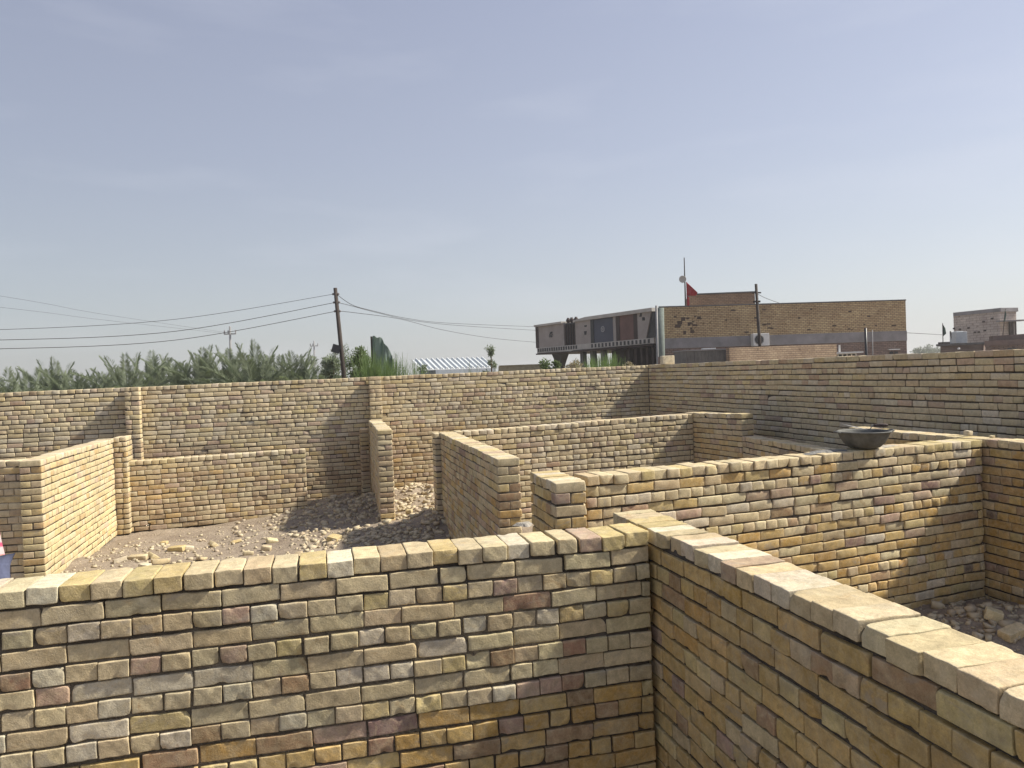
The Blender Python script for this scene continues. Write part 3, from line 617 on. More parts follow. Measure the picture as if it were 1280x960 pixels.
M_NAVY = simple('navy_cladding', (.06, .068, .095), .6, .15, 1.2, .1, 12)
M_REDB = simple('red_brown_cladding', (.14, .08, .07), .7, .25, 1.4, .2, 12)
M_DKBR = simple('dark_brown_cladding', (.05, .035, .032), .7, .25, 1.4, .2, 12)
M_WHITE = simple('white_paint', (.62, .62, .60), .6, .1, 4, .1, 30)
M_POLE = simple('rusty_pole', (.045, .035, .03), .8, .35, 4, .4, 30)
M_WIRE = simple('cable_rubber', (.05, .05, .05), .7, .1, 3, 0)
M_GREYPOLE = simple('galvanised_pole', (.22, .22, .22), .6, .2, 4, 0)

# yellow brick house: front plane from a to b
bA = at(826, 450, 38); bB = at(1134, 450, 39.2); fd = Vector((bB.x - bA.x, bB.y - bA.y, 0)); fL = fd.length; fd.normalize(); fb = Vector((bA.x / bA.y + .02, 1, 0))
def fp(s, z, back=0.0): return Vector((bA.x, bA.y, 0)) + fd * s + fb * back + Vector((0, 0, z))
def fs_(u): q = on_line_px(u, Vector((bA.x, bA.y, 0)), fd); return (q - Vector((bA.x, bA.y, 0))).dot(fd)
hb = empty('brick_house', (bA.x, bA.y, 0), 0, 'long yellow brick house with grey concrete band, right of the dark-panelled house', 'house')
ZT = E + 3.13
mb = MB(); mb.prism([fp(0, 3.98), fp(fL, 3.98), fp(fL, ZT), fp(0, ZT)], fb * 9); mb.build('upper_wall', M_FB, hb)
mb = MB(); mb.prism([fp(-.02, 3.45, -.03), fp(fL + .02, 3.45, -.03), fp(fL + .02, 3.98, -.03), fp(-.02, 3.98, -.03)], fb * 9.02); mb.build('concrete_band', M_CONC, hb)
mb = MB(); mb.prism([fp(0, -.1), fp(fL, -.1), fp(fL, 3.45), fp(0, 3.45)], fb * 9); mb.build('lower_wall', M_FBP, hb)
mb = MB(); mb.prism([fp(-.03, ZT, -.03), fp(fL + .03, ZT, -.03), fp(fL + .03, ZT + .06, -.03), fp(-.03, ZT + .06, -.03)], fb * 9.04); mb.build('coping', M_CONCD, hb)
s0, s1 = fs_(857), fs_(946); u0 = Vector(fp(s0 + .5, 0, 4.0))
z1 = E + (456.8 - 366) * 42.3 / F
mb = MB(); mb.prism([u0 + Vector((0, 0, ZT)), fp(s1 + .5, 0, 4.0) + Vector((0, 0, ZT)), fp(s1 + .5, 0, 4.0) + Vector((0, 0, z1)), u0 + Vector((0, 0, z1 - .05))], fb * 4.6 - fd * .2); ub = mb.build('stair_block', M_FBR, hb)
mb = MB(); mb.prism([fp(s0 + .45, z1 - .05, 3.95), fp(s1 + .55, z1, 3.95), fp(s1 + .55, z1 + .07, 3.95), fp(s0 + .45, z1 + .02, 3.95)], fb * 4.7 - fd * .2); mb.build('roof_slab', M_CONCD, ub)
# holes left in the brickwork
rr = random.Random(9); mb = MB()
for k in range(11):
    s = fs_(849 + 31 * rr.random()); z = E + (459 - (396 + 24 * rr.random())) * 38.1 / F
    mb.box(fp(s, z, .02), (rr.uniform(.10, .34), .06, rr.uniform(.07, .2)), math.atan2(fd.y, fd.x))
for k in range(26):
    s = rr.uniform(.6, fL - .4); z = rr.uniform(4.05, ZT - .25)
    mb.box(fp(s, z, .02), (rr.uniform(.10, .26), .06, .075), math.atan2(fd.y, fd.x))
mb.build_each('brick_hole', simple('hole_shade', (.09, .065, .05), .95), hb)
mb = MB()
for a in (1115, 1121): mb.box(fp(fs_(a), E + (449.5 - 440.5) * 39 / F, -.02), (.16, .10, .12), math.atan2(fd.y, fd.x))
mb.build_each('vent', M_DARK, hb)
mb = MB(); mb.box(fp(fs_(1118), E + (449.5 - 436.5) * 39 / F, -.03), (.62, .2, .05), math.atan2(fd.y, fd.x)); mb.build('vent_hood', M_WHITE, hb)
# vent window with hood in the annexe
yy = at(1058, 442, 37.2)
mb = MB(); mb.box((yy.x, yy.y, E + .45), (1.5, .5, .08)); mb.build('window_hood', M_WHITE, hb)
wf = MB(); wf.box((yy.x, yy.y + .25, E + .25), (1.2, .12, .34)); wfo = wf.build('window', M_WHITE, hb)
mb = MB()
for k in range(5): mb.box((yy.x - .46 + .23 * k, yy.y + .185, E + .25), (.15, .03, .24))
mb.build_each('pane', M_DARK, wfo)
mb = MB(); mb.tube([(yy.x - .35, yy.y, E + .49), (yy.x - .35, yy.y, E + .85)], .05); mb.build('vent_pipe', M_WHITE, hb)
# AC unit on the band
ac_c = fp(fs_(951), E + (455.8 - 424.8) * 38.4 / F, -.28)
ac = empty('air_conditioner', ac_c, math.atan2(fd.y, fd.x), 'white air conditioner outdoor unit mounted on the brick house', 'air conditioner')
mb = MB(); mb.box((0, 0, 0), (.86, .34, .64)); mb.build('casing', M_WHITE, ac, local=True, bevel=.015)
mb = MB(); mb.lathe([(.235, 0), (.255, .012), (.24, .02)], (0, 0, 0), 28); mb.lathe([(0, .015), (.045, .02), (.05, 0)], (0, 0, 0), 16)
for k in range(14):
    w = k * math.pi / 7; mb.tube([(.05 * math.cos(w), .05 * math.sin(w), .012), (.24 * math.cos(w), .24 * math.sin(w), .012)], .004, 4)
mb.lathe([(.15, .008), (.155, .012), (.15, .016)], (0, 0, 0), 24)
mb.v = [(x - .12, -.172 - z, y) for x, y, z in mb.v]; mb.build('fan_grille', M_GREYPOLE, ac, local=True)
mb = MB(); mb.lathe([(.225, 0), (.22, .003), (0, .003)], (0, 0, 0), 28); mb.v = [(x - .12, -.1715 - z * .5, y) for x, y, z in mb.v]; mb.build('fan_opening', M_DARK, ac, local=True)
mb = MB()
for sx in (-.3, .3): mb.box((sx, .08, -.34), (.05, .45, .04))
mb.build_each('bracket', M_GREYPOLE, ac, local=True)
# low brick wall and dark tank in front of the house
lw0 = at(912, 445, 31); lw1 = at(1046, 445, 33)
lw = MB(); zt0 = E + (457.2 - 434) * 31 / F
lwd = (Vector((lw1.x, lw1.y, 0)) - Vector((lw0.x, lw0.y, 0)))
lw.prism([(lw0.x, lw0.y, -.1), (lw1.x, lw1.y, -.1), (lw1.x, lw1.y, zt0 + .02), (lw0.x, lw0.y, zt0 - .03)], Vector((-lwd.y, lwd.x, 0)).normalized() * .24)
tag(lw.build('yard_wall', M_FBL), 'pinkish brick yard wall below the air conditioner', 'brick wall')
tk = at(884, 446, 31.5); tkz = E + (458.3 - 438) * 31.5 / F
te = empty('metal_shed', (tk.x, tk.y, 0), R(4), 'low dark metal shed with flat lid in front of the yellow brick house', 'shed')
mb = MB(); mb.box((0, .9, tkz / 2), (1.85, 1.8, tkz)); 
for k in range(12): mb.box((-.85 + k * .155, -.012, tkz / 2), (.03, .03, tkz - .1))
mb.build('sheet_body', M_CONCD, te, local=True); mb = MB(); mb.box((0, .9, tkz + .02), (1.95, 1.9, .05)); mb.build('lid', M_CONC, te, local=True)
mb = MB(); mb.box((.15, .3, tkz + .075), (.55, .3, .05)); tag(mb.build('white_board', M_WHITE, None), 'flat white board lying on the low metal shed', 'board'); bd = col.objects['white_board']; bd.location = (tk.x, tk.y, .0)
pr = at(832, 450, 34); mb = MB(); mb.prism([(pr.x - .3, pr.y, -.1), (pr.x + 1.0, pr.y, -.1), (pr.x + 1.0, pr.y, 2.98), (pr.x - .3, pr.y, 2.98)], (0, .24, 0)); tag(mb.build('garden_wall', M_FBP), 'dark reddish garden wall left of the metal shed', 'brick wall')
# mast with dish and red flag on the roof
mp_ = at(857, 384, 40.5); mt = at(855.2, 322, 40.5)
ma = empty('antenna_mast', (mp_.x, mp_.y, ZT + .05), 0, 'thin roof mast carrying a small round dish', 'antenna')
L0 = mt - mp_
mb = MB(); mb.tube([(0, 0, 0), tuple((mt - Vector((mp_.x, mp_.y, ZT + .05))))], [.045, .025], 8); mb.build('mast', M_POLE, ma, local=True)
dz = E + (456.8 - 347) * 40.5 / F - ZT - .05
mb = MB(); mb.lathe([(0, .05), (.10, .045), (.17, .02), (.20, 0), (.17, .012), (.1, .035)], (0, 0, 0), 20); mb.v = [(x - .13, -.08 + z * .8, y + dz) for x, y, z in mb.v]; mb.build('dish', M_CONCL, ma, smooth=True, local=True)
def flag(name, pts, thick, mat, parent=None, local=False, nu=10, nv=8, amp=.05, fold=2.2, seed=0):
    """pts: 4 corners (pole top, free top, free bottom, pole bottom)"""
    a, b, c, d = [Vector(p) for p in pts]; nn = (b - a).cross(d - a).normalized(); V_ = []
    for j in range(nv + 1):
        for i in range(nu + 1):
            u = i / nu; v = j / nv; p = (a * (1 - u) + b * u) * (1 - v) + (d * (1 - u) + c * u) * v
            V_.append(p + nn * amp * u ** .6 * math.sin(u * 6.28 * fold / 2 + v * 2 + seed) )
    n = len(V_); V_ += [p + nn * thick for p in V_]; fs = []
    w = nu + 1
    for j in range(nv):
        for i in range(nu):
            q = j * w + i; fs += [(q, q + 1, q + w + 1, q + w), (q + n, q + n + w, q + n + w + 1, q + n + 1)]
    rim = [i for i in range(w)] + [j * w + nu for j in range(1, nv + 1)] + [nv * w + i for i in range(nu - 1, -1, -1)] + [j * w for j in range(nv - 1, 0, -1)]
    for k in range(len(rim)): a_, b_ = rim[k], rim[(k + 1) % len(rim)]; fs.append((a_, a_ + n, b_ + n, b_))
    me = bpy.data.meshes.new(name); me.from_pydata([tuple(p) for p in V_], [], fs); me.polygons.foreach_set('use_smooth', [True] * len(fs))
    return link_mesh(name, me, parent, [mat], local)
M_RED = simple('red_cloth', (.30, .03, .035), .9, .25, 3, .2, 40)
M_GREENF = simple('green_cloth', (.025, .06, .045), .9, .3, 2, .2, 40)
M_BLACKF = simple('black_cloth', (.035, .03, .03), .9, .3, 3, .2, 40)
f1 = flag('red_flag', [at(857.6, 352, 40.4), at(872, 365.5, 40.2), at(869.5, 369.5, 40.3), at(858.3, 370, 40.4)], .01, M_RED, amp=.10); tag(f1, 'red triangular flag on the roof mast', 'flag')
f2 = flag('dark_banner', [at(858, 366, 40.38), at(861, 372, 40.3), at(861.5, 382.5, 40.3), at(858.6, 383, 40.38)], .01, M_RED, amp=.05); tag(f2, 'dark red cloth hanging down the mast under the flag', 'cloth')
# leaning pole in front of the house
def pole(name, u0, v0, u1, v1, Y, r0, r1, mat, label, cat, z0=0.0):
    a = at(u0, v0, Y); b = at(u1, v1, Y); k = (a.z - z0) / (a.z - b.z); base = a + (b - a) * k if abs(k) < 40 else b
    o = empty(name, (base.x, base.y, z0), 0, label, cat); mb = MB(); mb.tube([(0, 0, 0), tuple((a + (base - a) * .5) - base), tuple(a - base)], [r0, (r0 + r1) / 2, r1], 10); mb.build('shaft', mat, o, smooth=True, local=True); return o, a, base
o, a, b = pole('service_pole', 945, 355, 951, 452, 33, .085, .06, M_POLE, 'thin leaning pole in front of the yellow brick house', 'pole')
mb = MB(); mb.box(tuple(at(945.6, 366, 33) - Vector(o.location)), (.4, .06, .06)); mb.box(tuple(at(946, 377, 33) - Vector(o.location)), (.3, .1, .08)); mb.build_each('crossbar', M_POLE, o, local=True)
pole('pipe_post', 1081.8, 410, 1083, 446, 35.5, .06, .06, M_DARK, 'short dark post before the right end of the brick house', 'post')
pole('steel_rod', 1090.4, 412, 1091, 446, 36, .02, .02, M_GREYPOLE, 'thin grey rod just right of the short dark post', 'rod')
pole('downpipe', 820.5, 382, 822, 455, 37.0, .06, .06, M_GREYPOLE, 'pale drain pipe at the left corner of the yellow brick house', 'pipe')
o, a, b = pole('corner_column', 825, 385, 826.5, 455, 37.8, .2, .2, simple('greenish_render', (.14, .165, .15), .9, .2), 'grey-green corner column between the two houses', 'column')

# dark panelled house with overhanging upper storey
hR = at(818, 450, 40); hL = at(671.5, 450, 50); hd = Vector((hR.x - hL.x, hR.y - hL.y, 0)); hLn = hd.length; hd.normalize(); hbk = Vector((-hd.y, hd.x, 0)); H0_ = Vector((hL.x, hL.y, 0)); hrz = math.atan2(hd.y, hd.x)
def hs(u): return (on_line_px(u, H0_, hd) - H0_).dot(hd)
def hp(s, z, back=0.0): return H0_ + hd * s + hbk * back + Vector((0, 0, z))
def hz(u, v): q = on_line_px(u, H0_, hd); return at(u, v, q.y).z
ph = empty('panelled_house', H0_, 0, 'house with dark panelled overhanging upper floor and carved band', 'house')
ZB, ZP = 4.12, 5.55
def panel(nm, u0, u1, mat, z0=ZB, z1=ZP, dep=.25, fr=0.0, u1b=None, parent=ph):
    a, b = hs(u0), hs(u1); b2 = hs(u1b) if u1b else b
    mb = MB(); mb.prism([hp(a, z0, fr), hp(b2, z0, fr), hp(b, z1, fr), hp(a, z1, fr)], hbk * dep); return mb.build(nm, mat, parent)
mb = MB(); mb.prism([hp(.05, ZB - .22, .30), hp(hLn, ZB - .22, .30), hp(hLn, ZP - .05, .30), hp(.05, ZP - .05, .30)], hbk * 7); mb.build('upper_floor', M_STONE, ph)
panel('corner_strip', 671.6, 674.8, M_DKBR)
p1 = panel('stone_panel', 674.9, 706.5, M_STONE, fr=.03)
p2 = panel('dark_window', 707, 720.8, M_DARK, fr=.12)
mb = MB()
for k in range(5): mb.prism([hp(hs(707.6 + k * 3.05), ZB, .04), hp(hs(708.4 + k * 3.05), ZB, .04), hp(hs(708.4 + k * 3.05), ZP - .1, .04), hp(hs(707.6 + k * 3.05), ZP - .1, .04)], hbk * .08)
mb.build_each('mullion', M_DKBR, p2)
panel('stone_panel', 721, 740, M_STONE, fr=.03)
panel('dark_strip', 740.1, 744, M_DARK, fr=.02)
pn = panel('navy_panel', 744.1, 768.5, M_NAVY, fr=.05)
panel('pale_strip', 768.6, 772, M_STONE, fr=.01); panel('brown_strip', 772.1, 776.2, M_DKBR, fr=.02)
panel('red_brown_panel', 776.3, 793.8, M_REDB, fr=.05); panel('brown_strip', 793.9, 798.6, M_DKBR, fr=.02)
panel('stone_panel', 798.7, 816.2, M_STONE, fr=.03, u1b=809)
panel('black_infill', 799, 819.5, M_DARK, fr=.10)
# emblem: pale ring with a small mark inside
ec = hp(hs(755.2), hz(755.2, 411.3), .03); er = 3.6 * 44 / F
mb = MB(); mb.lathe([(er * .78, -.01), (er, -.01), (er, .01), (er * .78, .01), (er * .78, -.01)], (0, 0, 0), 32)
for k in range(6): w = k * math.pi / 3; mb.tube([(er * .15 * math.cos(w), er * .15 * math.sin(w), 0), (er * .62 * math.cos(w + .5), er * .62 * math.sin(w + .5), 0)], .014, 5)
Mr = Matrix.Rotation(hrz, 3, 'Z') @ Matrix.Rotation(R(90), 3, 'X'); mb.v = [tuple(Mr @ Vector(p) + ec) for p in mb.v]; mb.build('round_emblem', simple('pale_inlay', (.42, .42, .43), .7, .1), pn)
mb = MB()   # dark script ornaments on the stone panels
rr = random.Random(3)
for (u, v, w, h, n) in ((690.5, 418, .42, .30, 9), (733.5, 407.3, .22, .10, 3), (733, 416.5, .20, .16, 4), (807.5, 397.8, .22, .12, 3), (803, 394, .12, .1, 2)):
    c = hp(hs(u), hz(u, v), .02)
    for k in range(n): mb.box(c + hd * rr.uniform(-w, w) * .5 + Vector((0, 0, rr.uniform(-h, h) * .5)), (rr.uniform(.05, .2), .04, rr.uniform(.04, .13)), hrz)
mb.build_each('carved_ornament', M_DARK, p1)
# coping with perspective step
mb = MB(); mb.prism([hp(-.1, ZP, -.12), hp(hs(706), ZP, -.12), hp(hs(706), ZP + .13, -.12), hp(-.1, ZP + .13, -.12)], hbk * 7.4)
mb.prism([hp(hs(720.5), ZP, -.12), hp(hLn + .05, ZP, -.12), hp(hLn + .05, ZP + .2, -.12), hp(hs(736), ZP + .2, -.12), hp(hs(720.5), ZP + .08, -.12)], hbk * 7.4)
mb.build('parapet_coping', M_CONCL, ph)
for u in (708.3, 712.6, 718):
    mb = MB(); q = hp(hs(u), ZP - .12, .3); mb.lathe([(.0, 0), (.10, 0), (.11, .06), (.07, .12), (.13, .22), (.15, .32), (.10, .40), (.07, .42), (.09, .46), (0, .46)], tuple(q), 14); mb.build('urn', M_DKBR, ph, smooth=True)
# balustrade band of small openings
mb = MB(); mb.prism([hp(0, ZB - .36, .02), hp(hLn, ZB - .30, .02), hp(hLn, ZB - .0, .02), hp(0, ZB - .0, .02)], hbk * .25); bb = mb.build('carved_band', M_CONCL, ph)
mb = MB(); s = .12
while s < hLn - .2:
    if not hs(723) < s < hs(738): mb.prism([hp(s, ZB - .27, .0), hp(s + .15, ZB - .27, .0), hp(s + .15, ZB - .05, .0), hp(s, ZB - .05, .0)], hbk * .06)
    s += .27 if s < hs(722) else .34
mb.build_each('band_opening', M_DARK, bb)
mb = MB(); mb.prism([hp(-.05, ZB - .46, -.05), hp(hLn, ZB - .42, -.05), hp(hLn, ZB - .36, -.05), hp(-.05, ZB - .37, -.05)], hbk * 7.2); mb.build('floor_slab', M_DKBR, ph)
# ground floor, set back
s721 = hs(722)
mb = MB(); mb.prism([hp(s721 + 1.5, 0, 1.6), hp(hLn, 0, 1.6), hp(hLn, ZB - .46, 1.6), hp(s721 + 1.5, ZB - .46, 1.6)], hbk * 5.4); mb.build('ground_floor', M_DKBR, ph)
k = 0
for u in (722.5, 735, 748, 781, 790, 797, 804, 811, 817):
    mb = MB(); q = hp(hs(u), 0, .5); mb.box((q.x, q.y, (ZB - .46) / 2), (.16 if u > 775 else .3, .3, ZB - .46), hrz); mb.build('column', M_CONCD if u < 760 else M_DKBR, ph)
q = hp(hs(686.3), 0, 1.0); mb = MB(); mb.lathe([(.16, 0), (.2, .9), (.22, 2.2), (.30, 2.9), (.46, 3.35), (.58, ZB - .46)], tuple(q), 4); mb.build('tapered_column', M_DARK, ph)

# pinkish block house on the far right
r0 = at(1193, 440, 62); r1 = at(1251, 440, 58); r2 = at(1271.5, 440, 58.5)
rh = empty('block_house', (r0.x, r0.y, 0), 0, 'pinkish grey block house with flat roof at the far right', 'house')
zt = E + (446.6 - 393.2) * 60 / F
mb = MB(); mb.prism([(r0.x, r0.y, 0), (r1.x, r1.y, 0), (r2.x, r2.y, 0), (r2.x + 3, r2.y + 7, 0), (r0.x + 3.8, r0.y + 6, 0)], (0, 0, zt)); mb.build('wall', M_FBK, rh)
mb = MB(); mb.prism([(r0.x - .08, r0.y - .1, zt), (r1.x, r1.y - .12, zt), (r2.x + .1, r2.y - .1, zt), (r2.x + 3.1, r2.y + 7.1, zt), (r0.x + 3.72, r0.y + 6.1, zt)], (0, 0, .30)); mb.build('parapet', M_CONC, rh)
dq = at(1265.5, 411, 58.2); mb = MB(); mb.box((dq.x, dq.y + .05, dq.z), (.52, .3, 1.15)); dr = mb.build('door', M_DKBR, rh)
mb = MB(); mb.box((dq.x + .05, dq.y - .12, dq.z), (.04, .05, 1.1)); mb.build('door_frame', M_CONCL, dr)
mb = MB(); mb.box((dq.x - .3, dq.y - .35, dq.z + .62), (1.9, .8, .1)); mb.build('door_canopy', M_CONC, rh)
mb = MB(); rr = random.Random(12)
for k in range(13):
    t = rr.random(); v = rr.uniform(400, 424); x = r0.x + (r1.x - r0.x) * t; y = r0.y + (r1.y - r0.y) * t; mb.box((x, y - .0, E + (446.5 - v) * 60 / F), (.18, .12, .14), math.atan2(r1.y - r0.y, r1.x - r0.x))
mb.build_each('put_log_hole', M_DKBR, rh)
a0 = at(1170, 432, 56); a1 = at(1232, 432, 54); zs = E + (447 - 431.5) * 55 / F
ah = empty('flat_roofed_annexe', (a0.x, a0.y, 0), 0, 'low annexe with thin dark flat roof below the block house', 'building')
mb = MB(); mb.prism([(a0.x, a0.y, zs), (a1.x, a1.y, zs), (a1.x + 1.9, a1.y + 3, zs), (a0.x + 1.9, a0.y + 3, zs)], (0, 0, .14)); mb.build('roof', M_CONCD, ah)
mb = MB(); mb.prism([(a0.x + .5, a0.y + .3, 0), (a1.x, a1.y + .3, 0), (a1.x + 1.9, a1.y + 3, 0), (a0.x + 2.4, a0.y + 3, 0)], (0, 0, zs)); mb.build('wall', M_FBP, ah)
mb = MB(); mb.box((a0.x + 1.3, a0.y + .6, zs + .22), (1.3, .5, .16)); mb.build('roof_bundle', M_DKBR, ah)
lq = at(1198.5, 436, 53.8); mb = MB(); mb.lathe([(0, -.09), (.07, -.06), (.09, 0), (.07, .06), (0, .09)], (lq.x, lq.y, lq.z), 12); mb.build('lamp_globe', M_WHITE, ah, smooth=True)
c0 = at(1232, 430, 50); c1 = at(1300, 430, 47); zs2 = E + (445.5 - 422) * 49 / F
rb = empty('brown_roofed_house', (c0.x, c0.y, 0), 0, 'low brown house with stepped roof at the right edge', 'house')
mb = MB(); mb.prism([(c0.x, c0.y, 0), (c1.x, c1.y, 0), (c1.x, c1.y + 5, 0), (c0.x + 3.4, c0.y + 5, 0)], (0, 0, zs2 - .55)); mb.build('wall', M_FBP, rb)
mb = MB(); mb.prism([(c0.x - .2, c0.y - .2, zs2 - .55), (c1.x, c1.y - .2, zs2 - .55), (c1.x, c1.y + 5, zs2 - .55), (c0.x + 3.2, c0.y + 5, zs2 - .55)], (0, 0, .35)); mb.prism([(c0.x + .9, c0.y + .6, zs2 - .2), (c1.x, c1.y + .6, zs2 - .2), (c1.x, c1.y + 5, zs2 - .2), (c0.x + 4.2, c0.y + 5, zs2 - .2)], (0, 0, .34)); mb.build('roof', simple('brown_roof', (.16, .115, .10), .9, .25, 2), rb)
mb = MB(); 
for u in (1262, 1268): q = at(u, 436, 47.9); mb.box((q.x, q.y, q.z), (.2, .12, .14))
mb.build_each('window', M_DARK, rb)
wt = at(1198, 421, 55.4); mb = MB(); mb.box((0, 0, .43), (.86, .8, .86)); mb.box((0, 0, .88), (.5, .5, .05)); o = mb.build('water_tank', simple('pale_tank', (.42, .45, .46), .6, .12), None, bevel=.03); o.location = (wt.x, wt.y, zs + .14); tag(o, 'pale square water tank on the annexe roof', 'water tank')
pole('leaning_post', 1188, 414, 1190.8, 429, 55.6, .07, .05, M_DKBR, 'short leaning dark post beside the pale water tank', 'post', z0=zs + .14)
o, a, b = pole('flagpole', 1178.3, 404, 1178.8, 430, 56.5, .03, .03, M_POLE, 'flagpole at left end of the annexe roof', 'flagpole', z0=zs + .14)
tag(flag('green_flag', [at(1178.3, 405, 56.5), at(1181.5, 410, 56.4), at(1182.6, 417, 56.3), at(1179, 420.5, 56.5)], .012, M_GREENF, amp=.06), 'dark drooping flag on the pole of the annexe roof', 'flag')
o, a, b = pole('flagpole', 1256.8, 386, 1253.5, 420, 57, .03, .03, M_POLE, 'flagpole in front of the pinkish block house', 'flagpole', z0=zs2)
tag(flag('green_flag', [at(1256.6, 387, 56.95), at(1258.2, 394, 56.9), at(1256.8, 401, 56.9), at(1254.4, 402, 56.95)], .012, M_GREENF, amp=.05), 'green flag on the pole before the block house', 'flag')

# corrugated metal roof behind the shrubs
q0 = at(527, 455, 30); q1 = at(619, 455, 31.5); cd = Vector((q1.x - q0.x, q1.y - q0.y, 0)); cl = cd.length; cd.normalize(); cbk = Vector((-cd.y, cd.x, 0))
sh = empty('tin_roofed_shed', (q0.x, q0.y, 0), 0, 'small shed with pale corrugated metal roof behind the back wall', 'shed')
zhi = E + (469.5 - 448.5) * 31.5 / F; zlo = E + (469.5 - 461) * 30.5 / F; V_ = []; fs = []; per = .235; n = int(cl / per)
for k in range(n):
    for dx, dz_ in ((0, 0), (.10, 0), (.145, .075), (.19, .075)):
        for t in (0, 1): V_.append(Vector((q0.x, q0.y, 0)) + cd * (k * per + dx) + cbk * (t * 1.1) + Vector((0, 0, (zlo if t == 0 else zhi) + dz_)))
m_ = len(V_)
V_ += [v - Vector((0, 0, .01)) for v in V_]
for k in range(m_ // 2 - 1): fs += [(2 * k, 2 * k + 2, 2 * k + 3, 2 * k + 1), (m_ + 2 * k, m_ + 2 * k + 1, m_ + 2 * k + 3, m_ + 2 * k + 2)]
for k in range(m_ // 2 - 1): fs += [(2 * k, m_ + 2 * k, m_ + 2 * k + 2, 2 * k + 2)]
mb = MB(); mb.add(V_, fs); mb.build('corrugated_sheet', simple('zinc_sheet', (.50, .53, .54), .45, .12, 3, .1), sh)
mb = MB(); mb.prism([Vector((q0.x, q0.y, -.1)) + cd * .6, Vector((q1.x, q1.y, -.1)), Vector((q1.x, q1.y, zlo - .02)), Vector((q0.x, q0.y, zlo - .02)) + cd * .6], cbk * 2); mb.build('wall', simple('blue_grey_render', (.30, .33, .37), .9, .12), sh)
# low earth-coloured wall
e0 = at(638, 459, 46); e1 = at(668, 459, 46); mb = MB(); zt_ = E + (466.5 - 457) * 46 / F
mb.box(((e0.x + e1.x) / 2, 46, zt_ / 2), (e1.x - e0.x + 1.5, .3, zt_)); mb.box(((e0.x + e1.x) / 2 + .1, 46, zt_ + .03), (e1.x - e0.x + 1.6, .4, .06)); tag(mb.build('mud_wall', simple('mud', (.30, .26, .17), .95, .2)), 'low mud-coloured wall left of the panelled house', 'wall')

# ------------------------------------------------------------------ utility poles and wires
o, pt, pbase = pole('utility_pole', 419, 360, 430, 472, 24, .085, .06, M_POLE, 'dark leaning utility pole with lamp box behind the back wall', 'utility pole')
def lo(p): return tuple(Vector(p) - Vector(o.location))
mb = MB()
for v in (367.5, 378, 389):
    q = at(419 + (v - 360) * .098, v, 24); mb.tube([lo(q - Vector((.10, 0, 0))), lo(q + Vector((.10, 0, 0)))], .014, 6); 
    for sx in (-.09, .09): mb.lathe([(0, -.04), (.025, -.03), (.035, 0), (.025, .03), (0, .04)], lo(q + Vector((sx, 0, 0))), 8)
mb.build_each('insulator', M_CONC, o, local=True)
q = at(420, 436, 23.85); mb = MB(); mb.box(lo(q), (.26, .16, .26), R(15), tilt=Matrix.Rotation(R(18), 3, 'Y')); lb = mb.build('lamp_box', M_DARK, o, local=True)
mb = MB(); mb.tube([lo(at(421, 436, 23.9)), lo(at(426.5, 440, 24))], .02, 6); mb.build('bracket', M_POLE, o, local=True)
for (u, vt, va, Y, hw, lab) in ((288, 408, 417.5, 95, 7.5, 'distant power pole with crossarm over the palms, the taller one'), (393, 426, 432.5, 140, 5.0, 'faint distant power pole with crossarm left of the leaning pole')):
    o2, a, b = pole('power_pole', u - .5, vt, u + .5, 470, Y, .16, .12, M_GREYPOLE, lab, 'power pole')
    mb = MB(); c = at(u - .4, va, Y) - Vector(o2.location); w = hw * Y / F; mb.box(tuple(c), (2 * w, .14, .14)); mb.build('crossarm', M_GREYPOLE, o2, local=True)
    mb = MB()
    for s in (-.93, -.3, .93): mb.lathe([(.09, 0), (.06, .15), (.1, .25), (.05, .42), (0, .45)], tuple(c + Vector((s * w, 0, .07))), 8)
    mb.build_each('insulator', M_CONC, o2, local=True)
def wire(pts, r, label):
    """pts: (u, v, Y); smooth catenary-like curve through them"""
    P = [at(*p) for p in pts]; out = []
    for i in range(len(P) - 1):
        p0 = P[max(i - 1, 0)]; p1 = P[i]; p2 = P[i + 1]; p3 = P[min(i + 2, len(P) - 1)]
        for k in range(10):
            t = k / 10; out.append(.5 * ((2 * p1) + (p2 - p0) * t + (2 * p0 - 5 * p1 + 4 * p2 - p3) * t * t + (3 * p1 - p0 - 3 * p2 + p3) * t ** 3))
    out.append(P[-1]); mb = MB(); mb.tube(out, r, 5); return tag(mb.build('overhead_wire', M_WIRE, smooth=True), label, 'wire', 'overhead wires')
wire([(418, 367.5, 24), (220, 399, 22), (0, 412, 20), (-160, 411, 19)], .007, 'topmost wire running left from the leaning pole')
wire([(419.5, 378, 24), (220, 414, 22), (0, 425, 20), (-160, 423, 19)], .009, 'middle wire running left from the leaning pole')
wire([(420.5, 389, 24), (220, 425, 22), (0, 436, 20), (-160, 434, 19)], .009, 'lowest wire running left from the leaning pole')
wire([(421, 368, 24), (440, 381, 26), (464, 388, 28), (509, 398, 34), (562, 404, 39), (671, 408.5, 49.8)], .010, 'topmost wire from leaning pole to the panelled house')
wire([(421.5, 378, 24), (440, 382.5, 26), (470, 390.5, 29), (515, 400.5, 34), (575, 407, 40), (671, 413, 49.8)], .010, 'middle wire from leaning pole to the panelled house')
wire([(422, 389, 24), (440, 390.5, 26), (501, 399, 32), (554, 412.5, 37), (615, 422.7, 43), (672, 428, 49.8)], .010, 'lowest wire from leaning pole, dipping toward the panelled house')
wire([(-60, 377, 60), (0, 384, 65), (60, 391, 70), (130, 400, 78), (283, 417, 95)], .012, 'faint wire sloping down toward the taller distant power pole')
wire([(-60, 363, 60), (0, 370, 65), (60, 380, 70), (130, 393, 78), (292, 417, 95)], .012, 'faint wire above the other sloping one at the upper left')
